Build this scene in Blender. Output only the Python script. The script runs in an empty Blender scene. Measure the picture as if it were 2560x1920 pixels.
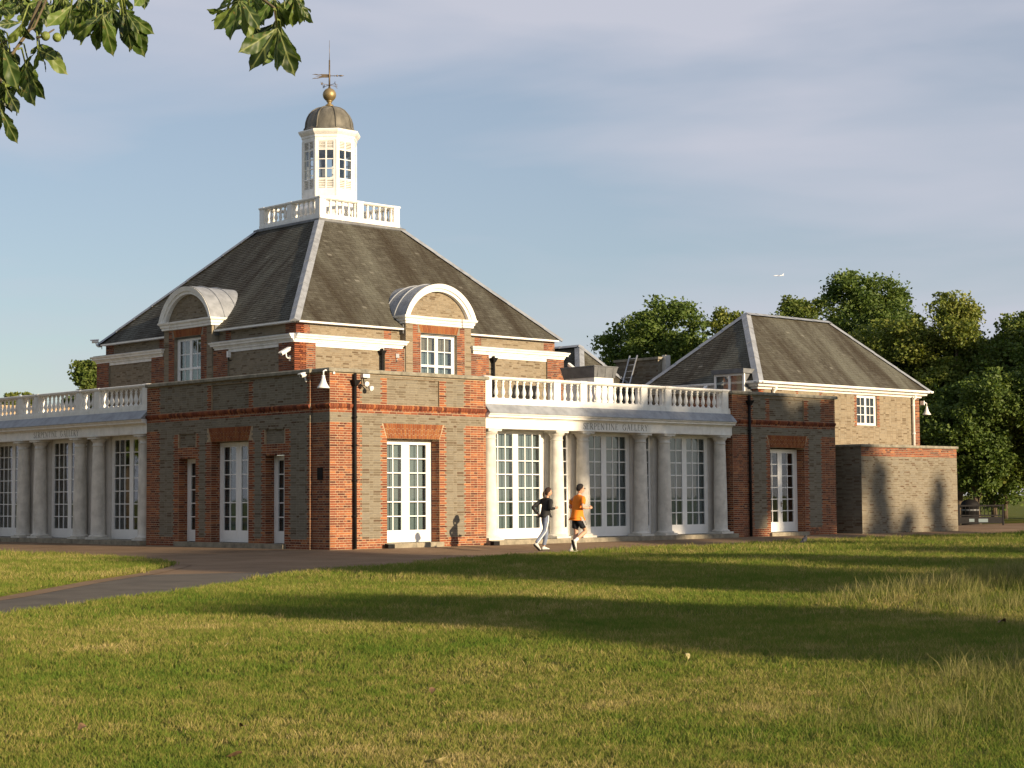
import bpy, bmesh, math, random
import numpy as np
from mathutils import Matrix, Vector
rad = math.radians
random.seed(7); RNG = np.random.default_rng(7)
scene = bpy.context.scene
COL = scene.collection

# ------------------------------------------------------------------ camera, sky, sun, exposure
cam_d = bpy.data.cameras.new('camera'); cam = bpy.data.objects.new('camera', cam_d); COL.objects.link(cam)
CR = Vector((0.72641304, -0.68722721, -0.00654668)); CU = Vector((-0.03920118, -0.05094295, 0.9979319)); CF = Vector((0.68613946, 0.72465411, 0.06394574))
CPOS = Vector((-30.479, -39.632, 1.415))
cam.matrix_world = Matrix(((CR.x, CU.x, -CF.x, CPOS.x), (CR.y, CU.y, -CF.y, CPOS.y), (CR.z, CU.z, -CF.z, CPOS.z), (0, 0, 0, 1)))
cam_d.sensor_width = 36.0; cam_d.lens = 36.0 * 4437.16 / 2560.0
cam_d.clip_start = 0.1; cam_d.clip_end = 20000.0
scene.camera = cam

SUN_AZ = rad(5.0)      # from -Y towards +X
SUN_EL = rad(12.5)
sun_dir = Vector((math.sin(SUN_AZ) * math.cos(SUN_EL), -math.cos(SUN_AZ) * math.cos(SUN_EL), math.sin(SUN_EL)))
world = bpy.data.worlds.new('World'); scene.world = world; world.use_nodes = True
wn = world.node_tree; wn.nodes.clear()
wout = wn.nodes.new('ShaderNodeOutputWorld'); wbg = wn.nodes.new('ShaderNodeBackground')
sky = wn.nodes.new('ShaderNodeTexSky'); sky.sky_type = 'NISHITA'; sky.sun_disc = False
sky.sun_elevation = SUN_EL; sky.sun_rotation = math.atan2(sun_dir.x, sun_dir.y)
sky.air_density = 1.0; sky.dust_density = 0.4; sky.ozone_density = 2.2
wtc = wn.nodes.new('ShaderNodeTexCoord'); wmap = wn.nodes.new('ShaderNodeMapping'); wmap.inputs['Scale'].default_value = (1.3, 1.3, 6.5)
wmap.inputs['Rotation'].default_value = (rad(5), rad(-9), 0); wmap.inputs['Location'].default_value = (3.35, 0.1, 1.6)
wno = wn.nodes.new('ShaderNodeTexNoise'); wno.inputs['Scale'].default_value = 1.9; wno.inputs['Detail'].default_value = 5.0; wno.inputs['Roughness'].default_value = 0.48; wno.inputs['Distortion'].default_value = 0.35
wra = wn.nodes.new('ShaderNodeValToRGB'); wra.color_ramp.elements[0].position = 0.40; wra.color_ramp.elements[0].color = (0.36, 0.36, 0.36, 1)
wra.color_ramp.elements[1].position = 0.66; wra.color_ramp.elements[1].color = (0.92, 0.92, 0.92, 1)
wmx = wn.nodes.new('ShaderNodeMix'); wmx.data_type = 'RGBA'; wmx.blend_type = 'MIX'
wmx.inputs[7].default_value = (5.0, 5.1, 5.85, 1)       # thin high cloud
wn.links.new(wtc.outputs['Generated'], wmap.inputs['Vector']); wn.links.new(wmap.outputs['Vector'], wno.inputs['Vector'])
wn.links.new(wno.outputs['Fac'], wra.inputs['Fac']); wn.links.new(wra.outputs['Color'], wmx.inputs[0])
wn.links.new(sky.outputs['Color'], wmx.inputs[6]); wn.links.new(wmx.outputs[2], wbg.inputs['Color']); wn.links.new(wbg.outputs['Background'], wout.inputs['Surface'])
wbg.inputs['Strength'].default_value = 0.073

sun_d = bpy.data.lights.new('sun', 'SUN'); sun_d.energy = 5.0; sun_d.angle = rad(0.5); sun_d.color = (1.0, 0.80, 0.55)
sun = bpy.data.objects.new('sun', sun_d); COL.objects.link(sun)
sun.rotation_euler = sun_dir.to_track_quat('Z', 'Y').to_euler(); sun.location = (0, -60, 40)
scene.view_settings.view_transform = 'Standard'; scene.view_settings.look = 'None'; scene.view_settings.gamma = 1.0
scene.view_settings.use_curve_mapping = False; scene.view_settings.exposure = 0.7
scene.cycles.max_bounces = 6; scene.cycles.transparent_max_bounces = 16; scene.cycles.use_denoising = True

# ------------------------------------------------------------------ materials
MATS = {}
def newmat(name):
    m = bpy.data.materials.new(name); m.use_nodes = True; m.node_tree.nodes.clear(); MATS[name] = m
    nt = m.node_tree; out = nt.nodes.new('ShaderNodeOutputMaterial')
    return m, nt, out
def nd(nt, t, **kw):
    n = nt.nodes.new(t)
    for k, v in kw.items():
        if k in n.inputs: n.inputs[k].default_value = v
        else: setattr(n, k, v)
    return n
def ramp(nt, fac, stops, interp='LINEAR'):
    r = nt.nodes.new('ShaderNodeValToRGB'); r.color_ramp.interpolation = interp
    while len(r.color_ramp.elements) < len(stops): r.color_ramp.elements.new(0.5)
    for e, (p, c) in zip(r.color_ramp.elements, stops): e.position = p; e.color = (*c, 1) if len(c) == 3 else c
    nt.links.new(fac, r.inputs['Fac']); return r.outputs['Color']
def mixc(nt, a, b, fac, mode='MIX'):
    m = nt.nodes.new('ShaderNodeMix'); m.data_type = 'RGBA'; m.blend_type = mode
    for i, v in ((0, fac), (6, a), (7, b)):
        if hasattr(v, 'is_output'): nt.links.new(v, m.inputs[i])
        elif i == 0: m.inputs[0].default_value = v
        else: m.inputs[i].default_value = (*v, 1)
    return m.outputs[2]
def noise(nt, scale, detail=4, rough=0.55, coord='Object', stretch=None, dist=0.0):
    tc = nt.nodes.new('ShaderNodeTexCoord'); v = tc.outputs[coord]
    if coord == 'World': v = nt.nodes.new('ShaderNodeNewGeometry').outputs['Position']
    if stretch:
        mp = nt.nodes.new('ShaderNodeMapping'); mp.inputs['Scale'].default_value = stretch; nt.links.new(v, mp.inputs['Vector']); v = mp.outputs['Vector']
    n = nd(nt, 'ShaderNodeTexNoise', Scale=scale, Detail=detail, Roughness=rough, Distortion=dist); nt.links.new(v, n.inputs['Vector'])
    return n.outputs['Fac']
def wpos(nt): return nt.nodes.new('ShaderNodeNewGeometry').outputs['Position']
def wnoise(nt, scale, detail=4, rough=0.55, stretch=None, dist=0.0):
    v = wpos(nt)
    if stretch:
        mp = nt.nodes.new('ShaderNodeMapping'); mp.inputs['Scale'].default_value = stretch; nt.links.new(v, mp.inputs['Vector']); v = mp.outputs['Vector']
    n = nd(nt, 'ShaderNodeTexNoise', Scale=scale, Detail=detail, Roughness=rough, Distortion=dist); nt.links.new(v, n.inputs['Vector'])
    return n.outputs['Fac']
def bsdf(nt, out, color, rough=0.6, metal=0.0, bump=None, bstr=0.3, bdist=0.01, spec=None):
    p = nt.nodes.new('ShaderNodeBsdfPrincipled')
    if hasattr(color, 'is_output'): nt.links.new(color, p.inputs['Base Color'])
    else: p.inputs['Base Color'].default_value = (*color, 1)
    if hasattr(rough, 'is_output'): nt.links.new(rough, p.inputs['Roughness'])
    else: p.inputs['Roughness'].default_value = rough
    p.inputs['Metallic'].default_value = metal
    if spec is not None: p.inputs['Specular IOR Level'].default_value = spec
    if bump is not None:
        b = nd(nt, 'ShaderNodeBump', Strength=bstr, Distance=bdist); nt.links.new(bump, b.inputs['Height']); nt.links.new(b.outputs['Normal'], p.inputs['Normal'])
    nt.links.new(p.outputs['BSDF'], out.inputs['Surface']); return p
def island_rand(nt, extra=0.0):
    g = nt.nodes.new('ShaderNodeNewGeometry'); oi = nt.nodes.new('ShaderNodeObjectInfo')
    a = nd(nt, 'ShaderNodeMath', operation='ADD'); nt.links.new(g.outputs['Random Per Island'], a.inputs[0]); nt.links.new(oi.outputs['Random'], a.inputs[1])
    f = nd(nt, 'ShaderNodeMath', operation='FRACT'); nt.links.new(a.outputs[0], f.inputs[0]); return f.outputs[0]

def m_brick(name, stops, dirt=(0.10, 0.085, 0.06), dirt_amt=0.35):
    m, nt, out = newmat(name)
    c = ramp(nt, island_rand(nt), stops)
    c = mixc(nt, c, dirt, ramp(nt, wnoise(nt, 1.1, 6, 0.65), [(0.47, (0, 0, 0)), (0.75, (dirt_amt,) * 3)]))
    c = mixc(nt, c, (0.9, 0.9, 0.9), ramp(nt, wnoise(nt, 38, 3), [(0.3, (0.35,) * 3), (0.7, (0, 0, 0))]), 'MULTIPLY')
    bsdf(nt, out, c, 0.88, spec=0.2)
m_brick('red_brick', [(0.0, (0.085, 0.026, 0.018)), (0.2, (0.155, 0.046, 0.026)), (0.5, (0.215, 0.064, 0.032)), (0.8, (0.265, 0.083, 0.037)), (1.0, (0.36, 0.135, 0.052))], dirt_amt=0.25)
m_brick('rubbed_brick', [(0.0, (0.1764, 0.0520, 0.0211)), (0.5, (0.2411, 0.0764, 0.0277)), (1.0, (0.2822, 0.1162, 0.0395))], dirt_amt=0.15)
m_brick('grey_brick', [(0.0, (0.0945, 0.0595, 0.0385)), (0.10, (0.1400, 0.1155, 0.0805)), (0.4, (0.1785, 0.1540, 0.1155)), (0.75, (0.2100, 0.1855, 0.1400)), (1.0, (0.1750, 0.1575, 0.1260))], dirt_amt=0.30)
m_brick('buff_brick', [(0.0, (0.1120, 0.0770, 0.0455)), (0.12, (0.1960, 0.1505, 0.0980)), (0.45, (0.2450, 0.1960, 0.1330)), (0.8, (0.2800, 0.2275, 0.1575)), (1.0, (0.2310, 0.1925, 0.1400))], dirt_amt=0.25)

def m_simple(name, col, rough=0.6, metal=0.0, var=0.12, nscale=6.0, bumps=0.15, bscale=40, dirt=None, dstretch=None, spec=None):
    m, nt, out = newmat(name)
    dark = tuple(x * (1 - 2.2 * var) for x in col); lite = tuple(min(1, x * (1 + var)) for x in col)
    c = ramp(nt, wnoise(nt, nscale, 5, 0.6, dstretch), [(0.3, dark), (0.62, lite)])
    if dirt: c = mixc(nt, c, dirt, ramp(nt, wnoise(nt, 2.3, 6, 0.7, (1, 1, 0.35)), [(0.52, (0, 0, 0)), (0.78, (0.55,) * 3)]))
    bsdf(nt, out, c, rough, metal, bump=wnoise(nt, bscale, 3) if bumps > 0 else None, bstr=bumps, bdist=0.004, spec=spec); return m
m_simple('mortar_pale', (0.385, 0.29, 0.19), 0.9, var=0.12, nscale=9, bumps=0, spec=0.1)
m_simple('mortar_grey', (0.25, 0.218, 0.162), 0.9, var=0.12, nscale=9, bumps=0, spec=0.1)
m_simple('white_paint', (0.82, 0.80, 0.75), 0.5, var=0.05, nscale=4, bumps=0.12, dirt=(0.46, 0.43, 0.36))
m_simple('joinery_white', (0.83, 0.82, 0.79), 0.38, var=0.02, nscale=3, bumps=0.03)
m_simple('column_stone', (0.63, 0.60, 0.53), 0.85, var=0.09, nscale=3.5, bumps=0.25, dirt=(0.30, 0.28, 0.22))
m_simple('pier_stone', (0.56, 0.53, 0.48), 0.8, var=0.05, nscale=3.5, bumps=0.1)
m_simple('coping_stone', (0.235, 0.215, 0.165), 0.9, var=0.2, nscale=5, bumps=0.4, dirt=(0.10, 0.10, 0.06))
m_simple('step_stone', (0.27, 0.235, 0.17), 0.9, var=0.18, nscale=4, bumps=0.4, dirt=(0.10, 0.09, 0.05))
m_simple('lead', (0.30, 0.315, 0.335), 0.6, 0.2, var=0.12, nscale=3.5, bumps=0.3, bscale=9)
m_simple('lead_dark', (0.15, 0.155, 0.16), 0.6, 0.2, var=0.15, nscale=3, bumps=0.25, bscale=9)
m_simple('dome_lead', (0.13, 0.12, 0.095), 0.62, 0.15, var=0.22, nscale=4, bumps=0.3, bscale=12, dirt=(0.34, 0.32, 0.26), dstretch=(1, 1, .35))
m_simple('gilt', (0.30, 0.225, 0.11), 0.5, 0.6, var=0.12, nscale=5, bumps=0.05)
m_simple('bronze', (0.16, 0.12, 0.075), 0.5, 0.5, var=0.15, nscale=8)
m_simple('black_iron', (0.011, 0.010, 0.010), 0.7, 0.0, var=0.2, nscale=9, bumps=0.2, spec=0.2)
m_simple('dark_void', (0.010, 0.011, 0.012), 0.9, var=0.1)  # near black stands in for the unlit rooms behind windows
m_simple('interior', (0.05, 0.055, 0.055), 0.9, var=0.3, nscale=0.7)
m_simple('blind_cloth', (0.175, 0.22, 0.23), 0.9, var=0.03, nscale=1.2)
m_simple('blind_dim', (0.10, 0.15, 0.16), 0.9, var=0.06, nscale=1.2)  # darker copy of blind_cloth, the shaded face's dimness put into colour
m_simple('cctv_white', (0.78, 0.77, 0.74), 0.4, var=0.03)
m_simple('aluminium', (0.55, 0.55, 0.54), 0.35, 0.8, var=0.05)
m_simple('flat_roof', (0.16, 0.16, 0.155), 0.9, var=0.2, nscale=1.5)
m_simple('letter_print', (0.27, 0.25, 0.21), 0.8, var=0.2, nscale=8)
m_simple('bark', (0.10, 0.075, 0.05), 0.95, var=0.3, nscale=5, bumps=0.9, bscale=9, dstretch=(3, 3, .7))
m_simple('twig_bark', (0.11, 0.085, 0.045), 0.9, var=0.25, nscale=20)
m_simple('skin', (0.55, 0.31, 0.20), 0.55, var=0.06, nscale=12, bumps=0.03)
m_simple('hair_brown', (0.035, 0.014, 0.007), 0.8, var=0.3, nscale=30, bumps=0.7, bscale=90, dstretch=(1, 1, .25))
m_simple('hair_black', (0.010, 0.006, 0.005), 0.85, var=0.3, nscale=30, bumps=0.7, bscale=90)
m_simple('black_fabric', (0.010, 0.010, 0.011), 0.8, var=0.2, nscale=6, bumps=0.5, bscale=14)
m_simple('blue_fabric', (0.155, 0.185, 0.26), 0.85, var=0.12, nscale=6, bumps=0.6, bscale=13)
m_simple('orange_fabric', (0.78, 0.21, 0.012), 0.85, var=0.05, nscale=6, bumps=0.7, bscale=12)
m_simple('navy_fabric', (0.010, 0.010, 0.015), 0.85, var=0.2, nscale=6, bumps=0.5, bscale=13)
m_simple('white_fabric', (0.72, 0.71, 0.70), 0.8, var=0.04, nscale=9)
m_simple('shoe_white', (0.62, 0.60, 0.55), 0.6, var=0.12, nscale=22)
m_simple('rubber', (0.03, 0.028, 0.026), 0.8, var=0.2)
m_simple('aircraft_white', (0.85, 0.85, 0.86), 0.4, var=0.01)
m_simple('feather', (0.018, 0.018, 0.022), 0.6, var=0.3, nscale=30)
m_simple('dead_leaf', (0.15, 0.085, 0.04), 0.8, var=0.3, nscale=30)
m_simple('pale_leaf', (0.42, 0.36, 0.16), 0.8, var=0.2, nscale=30)
m_simple('husk_green', (0.16, 0.20, 0.04), 0.6, var=0.2, nscale=40, bumps=0.8, bscale=120)

def m_slate(name, s1, s2):
    m, nt, out = newmat(name)
    c = ramp(nt, island_rand(nt), [(0.0, (0.0537, 0.0476, 0.0354)), (0.4, (0.0683, 0.0622, 0.0476)), (0.85, (0.0830, 0.0769, 0.0598)), (0.985, (0.0952, 0.0891, 0.0708)), (1.0, (0.1830, 0.1732, 0.1440))])
    # lichen and weather streaks running down the slope
    c = mixc(nt, c, (0.135, 0.135, 0.108), ramp(nt, wnoise(nt, 0.62, 5, 0.62, s1, 0.35), [(0.45, (0, 0, 0)), (0.66, (0.80,) * 3)]))
    c = mixc(nt, c, (0.034, 0.025, 0.015), ramp(nt, wnoise(nt, 0.80, 5, 0.62, s2, 0.25), [(0.47, (0, 0, 0)), (0.64, (0.80,) * 3)]))
    c = mixc(nt, c, (0.105, 0.100, 0.066), ramp(nt, wnoise(nt, 6, 5, 0.75), [(0.54, (0, 0, 0)), (0.72, (0.5,) * 3)]))
    bsdf(nt, out, c, 0.85, bump=wnoise(nt, 22, 4), bstr=0.4, bdist=0.008, spec=0.25)
m_slate('slate', (1.0, 0.22, 0.22), (1.2, 0.16, 0.16))
m_slate('slate_end', (0.22, 1.0, 0.22), (0.16, 1.2, 0.16))       # same slate, streaks down the other fall

def m_glass(name, tint, gl=0.0):
    m, nt, out = newmat(name)
    t = nd(nt, 'ShaderNodeBsdfTransparent'); t.inputs['Color'].default_value = (*tint, 1)
    g = nd(nt, 'ShaderNodeBsdfGlossy', Roughness=0.02); g.inputs['Color'].default_value = (0.95, 0.97, 1, 1)
    b = nd(nt, 'ShaderNodeBump', Strength=0.06, Distance=0.01); nt.links.new(wnoise(nt, 2.2, 2), b.inputs['Height']); nt.links.new(b.outputs['Normal'], g.inputs['Normal'])
    lw = nd(nt, 'ShaderNodeLayerWeight', Blend=0.5); pw = nd(nt, 'ShaderNodeMath', operation='POWER'); pw.inputs[1].default_value = 4.0; nt.links.new(lw.outputs['Facing'], pw.inputs[0])
    ad = nd(nt, 'ShaderNodeMath', operation='MULTIPLY_ADD'); ad.inputs[1].default_value = 0.7; ad.inputs[2].default_value = 0.045 + gl; nt.links.new(pw.outputs[0], ad.inputs[0])
    mx = nt.nodes.new('ShaderNodeMixShader'); nt.links.new(ad.outputs[0], mx.inputs[0]); nt.links.new(t.outputs[0], mx.inputs[1]); nt.links.new(g.outputs[0], mx.inputs[2])
    nt.links.new(mx.outputs[0], out.inputs['Surface'])
m_glass('window_glass', (0.86, 0.885, 0.885), 0.03)

def m_grassy(name, cols, trans=0.35, rnd=True, wscale=0.28):
    m, nt, out = newmat(name)
    oi = nt.nodes.new('ShaderNodeObjectInfo')
    f = wnoise(nt, wscale, 6, 0.68, None, 0.4); f2 = wnoise(nt, 1.9, 4, 0.7)
    ad = nd(nt, 'ShaderNodeMath', operation='MULTIPLY_ADD'); nt.links.new(f2, ad.inputs[0]); ad.inputs[1].default_value = 0.75; nt.links.new(f, ad.inputs[2])
    ad2 = nd(nt, 'ShaderNodeMath', operation='MULTIPLY_ADD'); nt.links.new(oi.outputs['Random'] if not rnd else island_rand(nt), ad2.inputs[0]); ad2.inputs[1].default_value = 0.40; nt.links.new(ad.outputs[0], ad2.inputs[2])
    sc = nd(nt, 'ShaderNodeMapRange'); nt.links.new(ad2.outputs[0], sc.inputs[0]); sc.inputs[1].default_value = 0.66; sc.inputs[2].default_value = 1.42
    c = ramp(nt, sc.outputs[0], cols)
    d = nd(nt, 'ShaderNodeBsdfDiffuse', Roughness=0.6); nt.links.new(c, d.inputs['Color'])
    t = nd(nt, 'ShaderNodeBsdfTranslucent'); nt.links.new(c, t.inputs['Color'])
    mx = nd(nt, 'ShaderNodeMixShader'); mx.inputs[0].default_value = trans; nt.links.new(d.outputs[0], mx.inputs[1]); nt.links.new(t.outputs[0], mx.inputs[2])
    nt.links.new(mx.outputs[0], out.inputs['Surface']); return m
m_grassy('grass_blade', [(0.0, (0.0851, 0.1674, 0.0247)), (0.35, (0.1471, 0.2152, 0.0340)), (0.62, (0.2400, 0.2472, 0.0557)), (0.85, (0.3871, 0.3269, 0.1161)), (1.0, (0.5109, 0.4146, 0.1858))])
m_grassy('grass_tall', [(0.0, (0.0783, 0.1229, 0.0239)), (0.3, (0.1370, 0.1676, 0.0383)), (0.6, (0.2643, 0.2514, 0.0862)), (1.0, (0.4111, 0.3575, 0.1628))], trans=0.3)
def m_lawn():
    m, nt, out = newmat('lawn_turf')
    f = wnoise(nt, 0.28, 6, 0.68, None, 0.4); f2 = wnoise(nt, 3.0, 6, 0.75)
    ad = nd(nt, 'ShaderNodeMath', operation='MULTIPLY_ADD'); nt.links.new(f2, ad.inputs[0]); ad.inputs[1].default_value = 0.9; nt.links.new(f, ad.inputs[2])
    sc = nd(nt, 'ShaderNodeMapRange'); nt.links.new(ad.outputs[0], sc.inputs[0]); sc.inputs[1].default_value = 0.55; sc.inputs[2].default_value = 1.4
    c = ramp(nt, sc.outputs[0], [(0.0, (0.0633, 0.0978, 0.0161)), (0.45, (0.1150, 0.1323, 0.0276)), (0.75, (0.1725, 0.1495, 0.0437)), (1.0, (0.2415, 0.1898, 0.0805))])
    bsdf(nt, out, c, 0.95, bump=wnoise(nt, 26, 4, 0.7), bstr=1.0, bdist=0.06, spec=0.05)
m_lawn()
def m_gravel():
    m, nt, out = newmat('path_gravel')
    c = ramp(nt, wnoise(nt, 0.6, 6, 0.65), [(0.3, (0.175, 0.115, 0.068)), (0.55, (0.235, 0.16, 0.098)), (0.75, (0.275, 0.19, 0.12))])
    c = mixc(nt, c, (0.40, 0.28, 0.19), ramp(nt, wnoise(nt, 60, 2), [(0.6, (0, 0, 0)), (0.75, (0.5,) * 3)]))
    bsdf(nt, out, c, 0.95, bump=wnoise(nt, 90, 3), bstr=0.6, bdist=0.01, spec=0.1)
    m, nt, out = newmat('path_asphalt')
    c = ramp(nt, wnoise(nt, 0.9, 6, 0.65), [(0.3, (0.095, 0.082, 0.066)), (0.7, (0.16, 0.138, 0.108))])
    c = mixc(nt, c, (0.27, 0.2, 0.14), ramp(nt, wnoise(nt, 1.7, 6, 0.75, (1, 1, 1), 1.0), [(0.58, (0, 0, 0)), (0.8, (0.5,) * 3)]))
    bsdf(nt, out, c, 0.9, bump=wnoise(nt, 80, 3), bstr=0.5, bdist=0.01, spec=0.15)
m_gravel()
def m_leaf(name, stops, trans=0.35, clump=0.5, rough=0.55):
    m, nt, out = newmat(name)
    f = wnoise(nt, clump, 3, 0.6); r = island_rand(nt)
    ad = nd(nt, 'ShaderNodeMath', operation='MULTIPLY_ADD'); nt.links.new(r, ad.inputs[0]); ad.inputs[1].default_value = 0.55; nt.links.new(f, ad.inputs[2])
    sc = nd(nt, 'ShaderNodeMapRange'); nt.links.new(ad.outputs[0], sc.inputs[0]); sc.inputs[1].default_value = 0.35; sc.inputs[2].default_value = 1.2
    c = ramp(nt, sc.outputs[0], stops)
    p = nd(nt, 'ShaderNodeBsdfPrincipled', Roughness=rough); nt.links.new(c, p.inputs['Base Color']); p.inputs['Specular IOR Level'].default_value = 0.3
    t = nd(nt, 'ShaderNodeBsdfTranslucent'); nt.links.new(mixc(nt, c, (1.0, 1.0, 0.35), 1.0, 'MULTIPLY'), t.inputs['Color'])
    mx = nd(nt, 'ShaderNodeMixShader'); mx.inputs[0].default_value = trans; nt.links.new(p.outputs[0], mx.inputs[1]); nt.links.new(t.outputs[0], mx.inputs[2])
    nt.links.new(mx.outputs[0], out.inputs['Surface'])
m_leaf('leaf_dark', [(0.0, (0.0540, 0.0990, 0.0216)), (0.5, (0.0990, 0.1530, 0.0306)), (1.0, (0.1710, 0.2160, 0.0486))])
m_leaf('leaf_mid', [(0.0, (0.0600, 0.1050, 0.0195)), (0.5, (0.1125, 0.1575, 0.0300)), (1.0, (0.2025, 0.2250, 0.0540))])
m_leaf('leaf_lime', [(0.0, (0.0825, 0.1275, 0.0210)), (0.5, (0.1650, 0.2025, 0.0375)), (1.0, (0.3000, 0.3000, 0.0750))])
def m_chestnut():
    m, nt, out = newmat('chestnut_leaf')
    tc = nt.nodes.new('ShaderNodeTexCoord')
    # side veins: stripes slanting off the midrib (object x along the leaflet, |y| across)
    sp = nt.nodes.new('ShaderNodeSeparateXYZ'); nt.links.new(tc.outputs['Object'], sp.inputs[0])
    ab = nd(nt, 'ShaderNodeMath', operation='ABSOLUTE'); nt.links.new(sp.outputs[1], ab.inputs[0])
    su = nd(nt, 'ShaderNodeMath', operation='MULTIPLY_ADD'); nt.links.new(ab.outputs[0], su.inputs[0]); su.inputs[1].default_value = -1.3; nt.links.new(sp.outputs[0], su.inputs[2])
    mu = nd(nt, 'ShaderNodeMath', operation='MULTIPLY'); nt.links.new(su.outputs[0], mu.inputs[0]); mu.inputs[1].default_value = 92.0
    si = nd(nt, 'ShaderNodeMath', operation='SINE'); nt.links.new(mu.outputs[0], si.inputs[0])
    oi = nt.nodes.new('ShaderNodeObjectInfo')
    c = ramp(nt, oi.outputs['Random'], [(0.0, (0.018, 0.036, 0.008)), (0.4, (0.040, 0.075, 0.012)), (0.7, (0.085, 0.15, 0.020)), (1.0, (0.17, 0.23, 0.045))])  # darkest random greens stand in for leaflets lying in shade
    c = mixc(nt, c, (0.20, 0.235, 0.07), ramp(nt, si.outputs[0], [(0.80, (0, 0, 0)), (1.0, (0.5,) * 3)]))
    mid = ramp(nt, ab.outputs[0], [(0.0, (1, 1, 1)), (0.0035, (0, 0, 0))]); c = mixc(nt, c, (0.26, 0.30, 0.10), mid)
    c = mixc(nt, c, (0.30, 0.20, 0.06), ramp(nt, noise(nt, 26, 4, 0.7), [(0.62, (0, 0, 0)), (0.72, (0.8,) * 3)]))
    p = nd(nt, 'ShaderNodeBsdfPrincipled', Roughness=0.5); nt.links.new(c, p.inputs['Base Color'])
    b = nd(nt, 'ShaderNodeBump', Strength=0.5, Distance=0.004); nt.links.new(si.outputs[0], b.inputs['Height']); nt.links.new(b.outputs[0], p.inputs['Normal'])
    t = nd(nt, 'ShaderNodeBsdfTranslucent'); nt.links.new(c, t.inputs['Color'])
    mx = nd(nt, 'ShaderNodeMixShader'); mx.inputs[0].default_value = 0.35; nt.links.new(p.outputs[0], mx.inputs[1]); nt.links.new(t.outputs[0], mx.inputs[2])
    nt.links.new(mx.outputs[0], out.inputs['Surface'])
m_chestnut()

# ------------------------------------------------------------------ mesh helpers
class MB:
    def __init__(s): s.v = []; s.f = []; s.sm = []
    def add(s, vs, fs, smooth=False):
        o = len(s.v); s.v += [tuple(x) for x in vs]; s.f += [tuple(i + o for i in f) for f in fs]; s.sm += [smooth] * len(fs); return s
    def box(s, x0, x1, y0, y1, z0, z1):
        return s.add([(x0, y0, z0), (x1, y0, z0), (x1, y1, z0), (x0, y1, z0), (x0, y0, z1), (x1, y0, z1), (x1, y1, z1), (x0, y1, z1)],
                     [(0, 3, 2, 1), (4, 5, 6, 7), (0, 1, 5, 4), (1, 2, 6, 5), (2, 3, 7, 6), (3, 0, 4, 7)])
    def lathe(s, prof, n=16, c=(0, 0, 0), rot=0.0, smooth=True, cap=True):
        vs = []; fs = []
        for r, z in prof:
            for i in range(n):
                a = rot + 2 * math.pi * i / n; vs.append((c[0] + r * math.cos(a), c[1] + r * math.sin(a), c[2] + z))
        for j in range(len(prof) - 1):
            for i in range(n):
                k = (i + 1) % n; fs.append((j * n + i, j * n + k, (j + 1) * n + k, (j + 1) * n + i))
        s.add(vs, fs, smooth)
        if cap:
            o = len(s.v) - len(vs); m = len(prof) - 1
            if prof[0][0] > 1e-4: s.f.append(tuple(o + i for i in reversed(range(n)))); s.sm.append(False)
            if prof[m][0] > 1e-4: s.f.append(tuple(o + m * n + i for i in range(n))); s.sm.append(False)
        return s
    def tube(s, pts, rads, n=8, smooth=True, cap=True):
        pts = [Vector(p) for p in pts]
        if not hasattr(rads, '__len__'): rads = [rads] * len(pts)
        vs = []; fs = []; prev = None
        for i, p in enumerate(pts):
            d = (pts[min(i + 1, len(pts) - 1)] - pts[max(i - 1, 0)]).normalized()
            a = prev if prev is not None else (Vector((0, 0, 1)) if abs(d.z) < 0.9 else Vector((1, 0, 0)))
            x = (a - d * a.dot(d)).normalized(); y = d.cross(x); prev = x
            for k in range(n):
                t = 2 * math.pi * k / n; vs.append(p + (x * math.cos(t) + y * math.sin(t)) * rads[i])
        for j in range(len(pts) - 1):
            for k in range(n):
                q = (k + 1) % n; fs.append((j * n + k, j * n + q, (j + 1) * n + q, (j + 1) * n + k))
        s.add(vs, fs, smooth)
        if cap:
            o = len(s.v) - len(vs); m = len(pts) - 1
            s.f.append(tuple(o + i for i in reversed(range(n)))); s.sm.append(False); s.f.append(tuple(o + m * n + i for i in range(n))); s.sm.append(False)
        return s
    def sweep(s, path, prof, closed=False, smooth=False):
        """path: plan points, outside on the right-hand side of travel; prof: (out, z) from bottom to top"""
        P = [Vector((a, b)) for a, b in path]; n = len(P); vs = []; m = len(prof)
        for i in range(n):
            a = P[i - 1] if (closed or i > 0) else None; b = P[(i + 1) % n] if (closed or i < n - 1) else None
            d1 = (P[i] - a).normalized() if a is not None else None; d2 = (b - P[i]).normalized() if b is not None else None
            if d1 is None: d1 = d2
            if d2 is None: d2 = d1
            n1 = Vector((d1.y, -d1.x)); n2 = Vector((d2.y, -d2.x)); mm = (n1 + n2); k = 2.0 / mm.length_squared if mm.length_squared > 1e-6 else 1
            mm = mm * k
            for o, z in prof: vs.append((P[i].x + mm.x * o, P[i].y + mm.y * o, z))
        fs = []
        for i in range(n if closed else n - 1):
            q = (i + 1) % n
            for j in range(m - 1): fs.append((i * m + j, q * m + j, q * m + j + 1, i * m + j + 1))
        if not closed:
            fs.append(tuple(reversed(range(m)))); fs.append(tuple((n - 1) * m + j for j in range(m)))
        return s.add(vs, fs, smooth)
    def mesh(s, name, mat):
        me = bpy.data.meshes.new(name); me.from_pydata(s.v, [], s.f)
        for m in (mat if isinstance(mat, (list, tuple)) else [mat]): me.materials.append(MATS[m])
        if any(s.sm): me.polygons.foreach_set('use_smooth', s.sm)
        me.update(); return me
    def build(s, name, mat, parent=None, **kw): return link(name, s.mesh(name, mat), parent, **kw)

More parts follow.
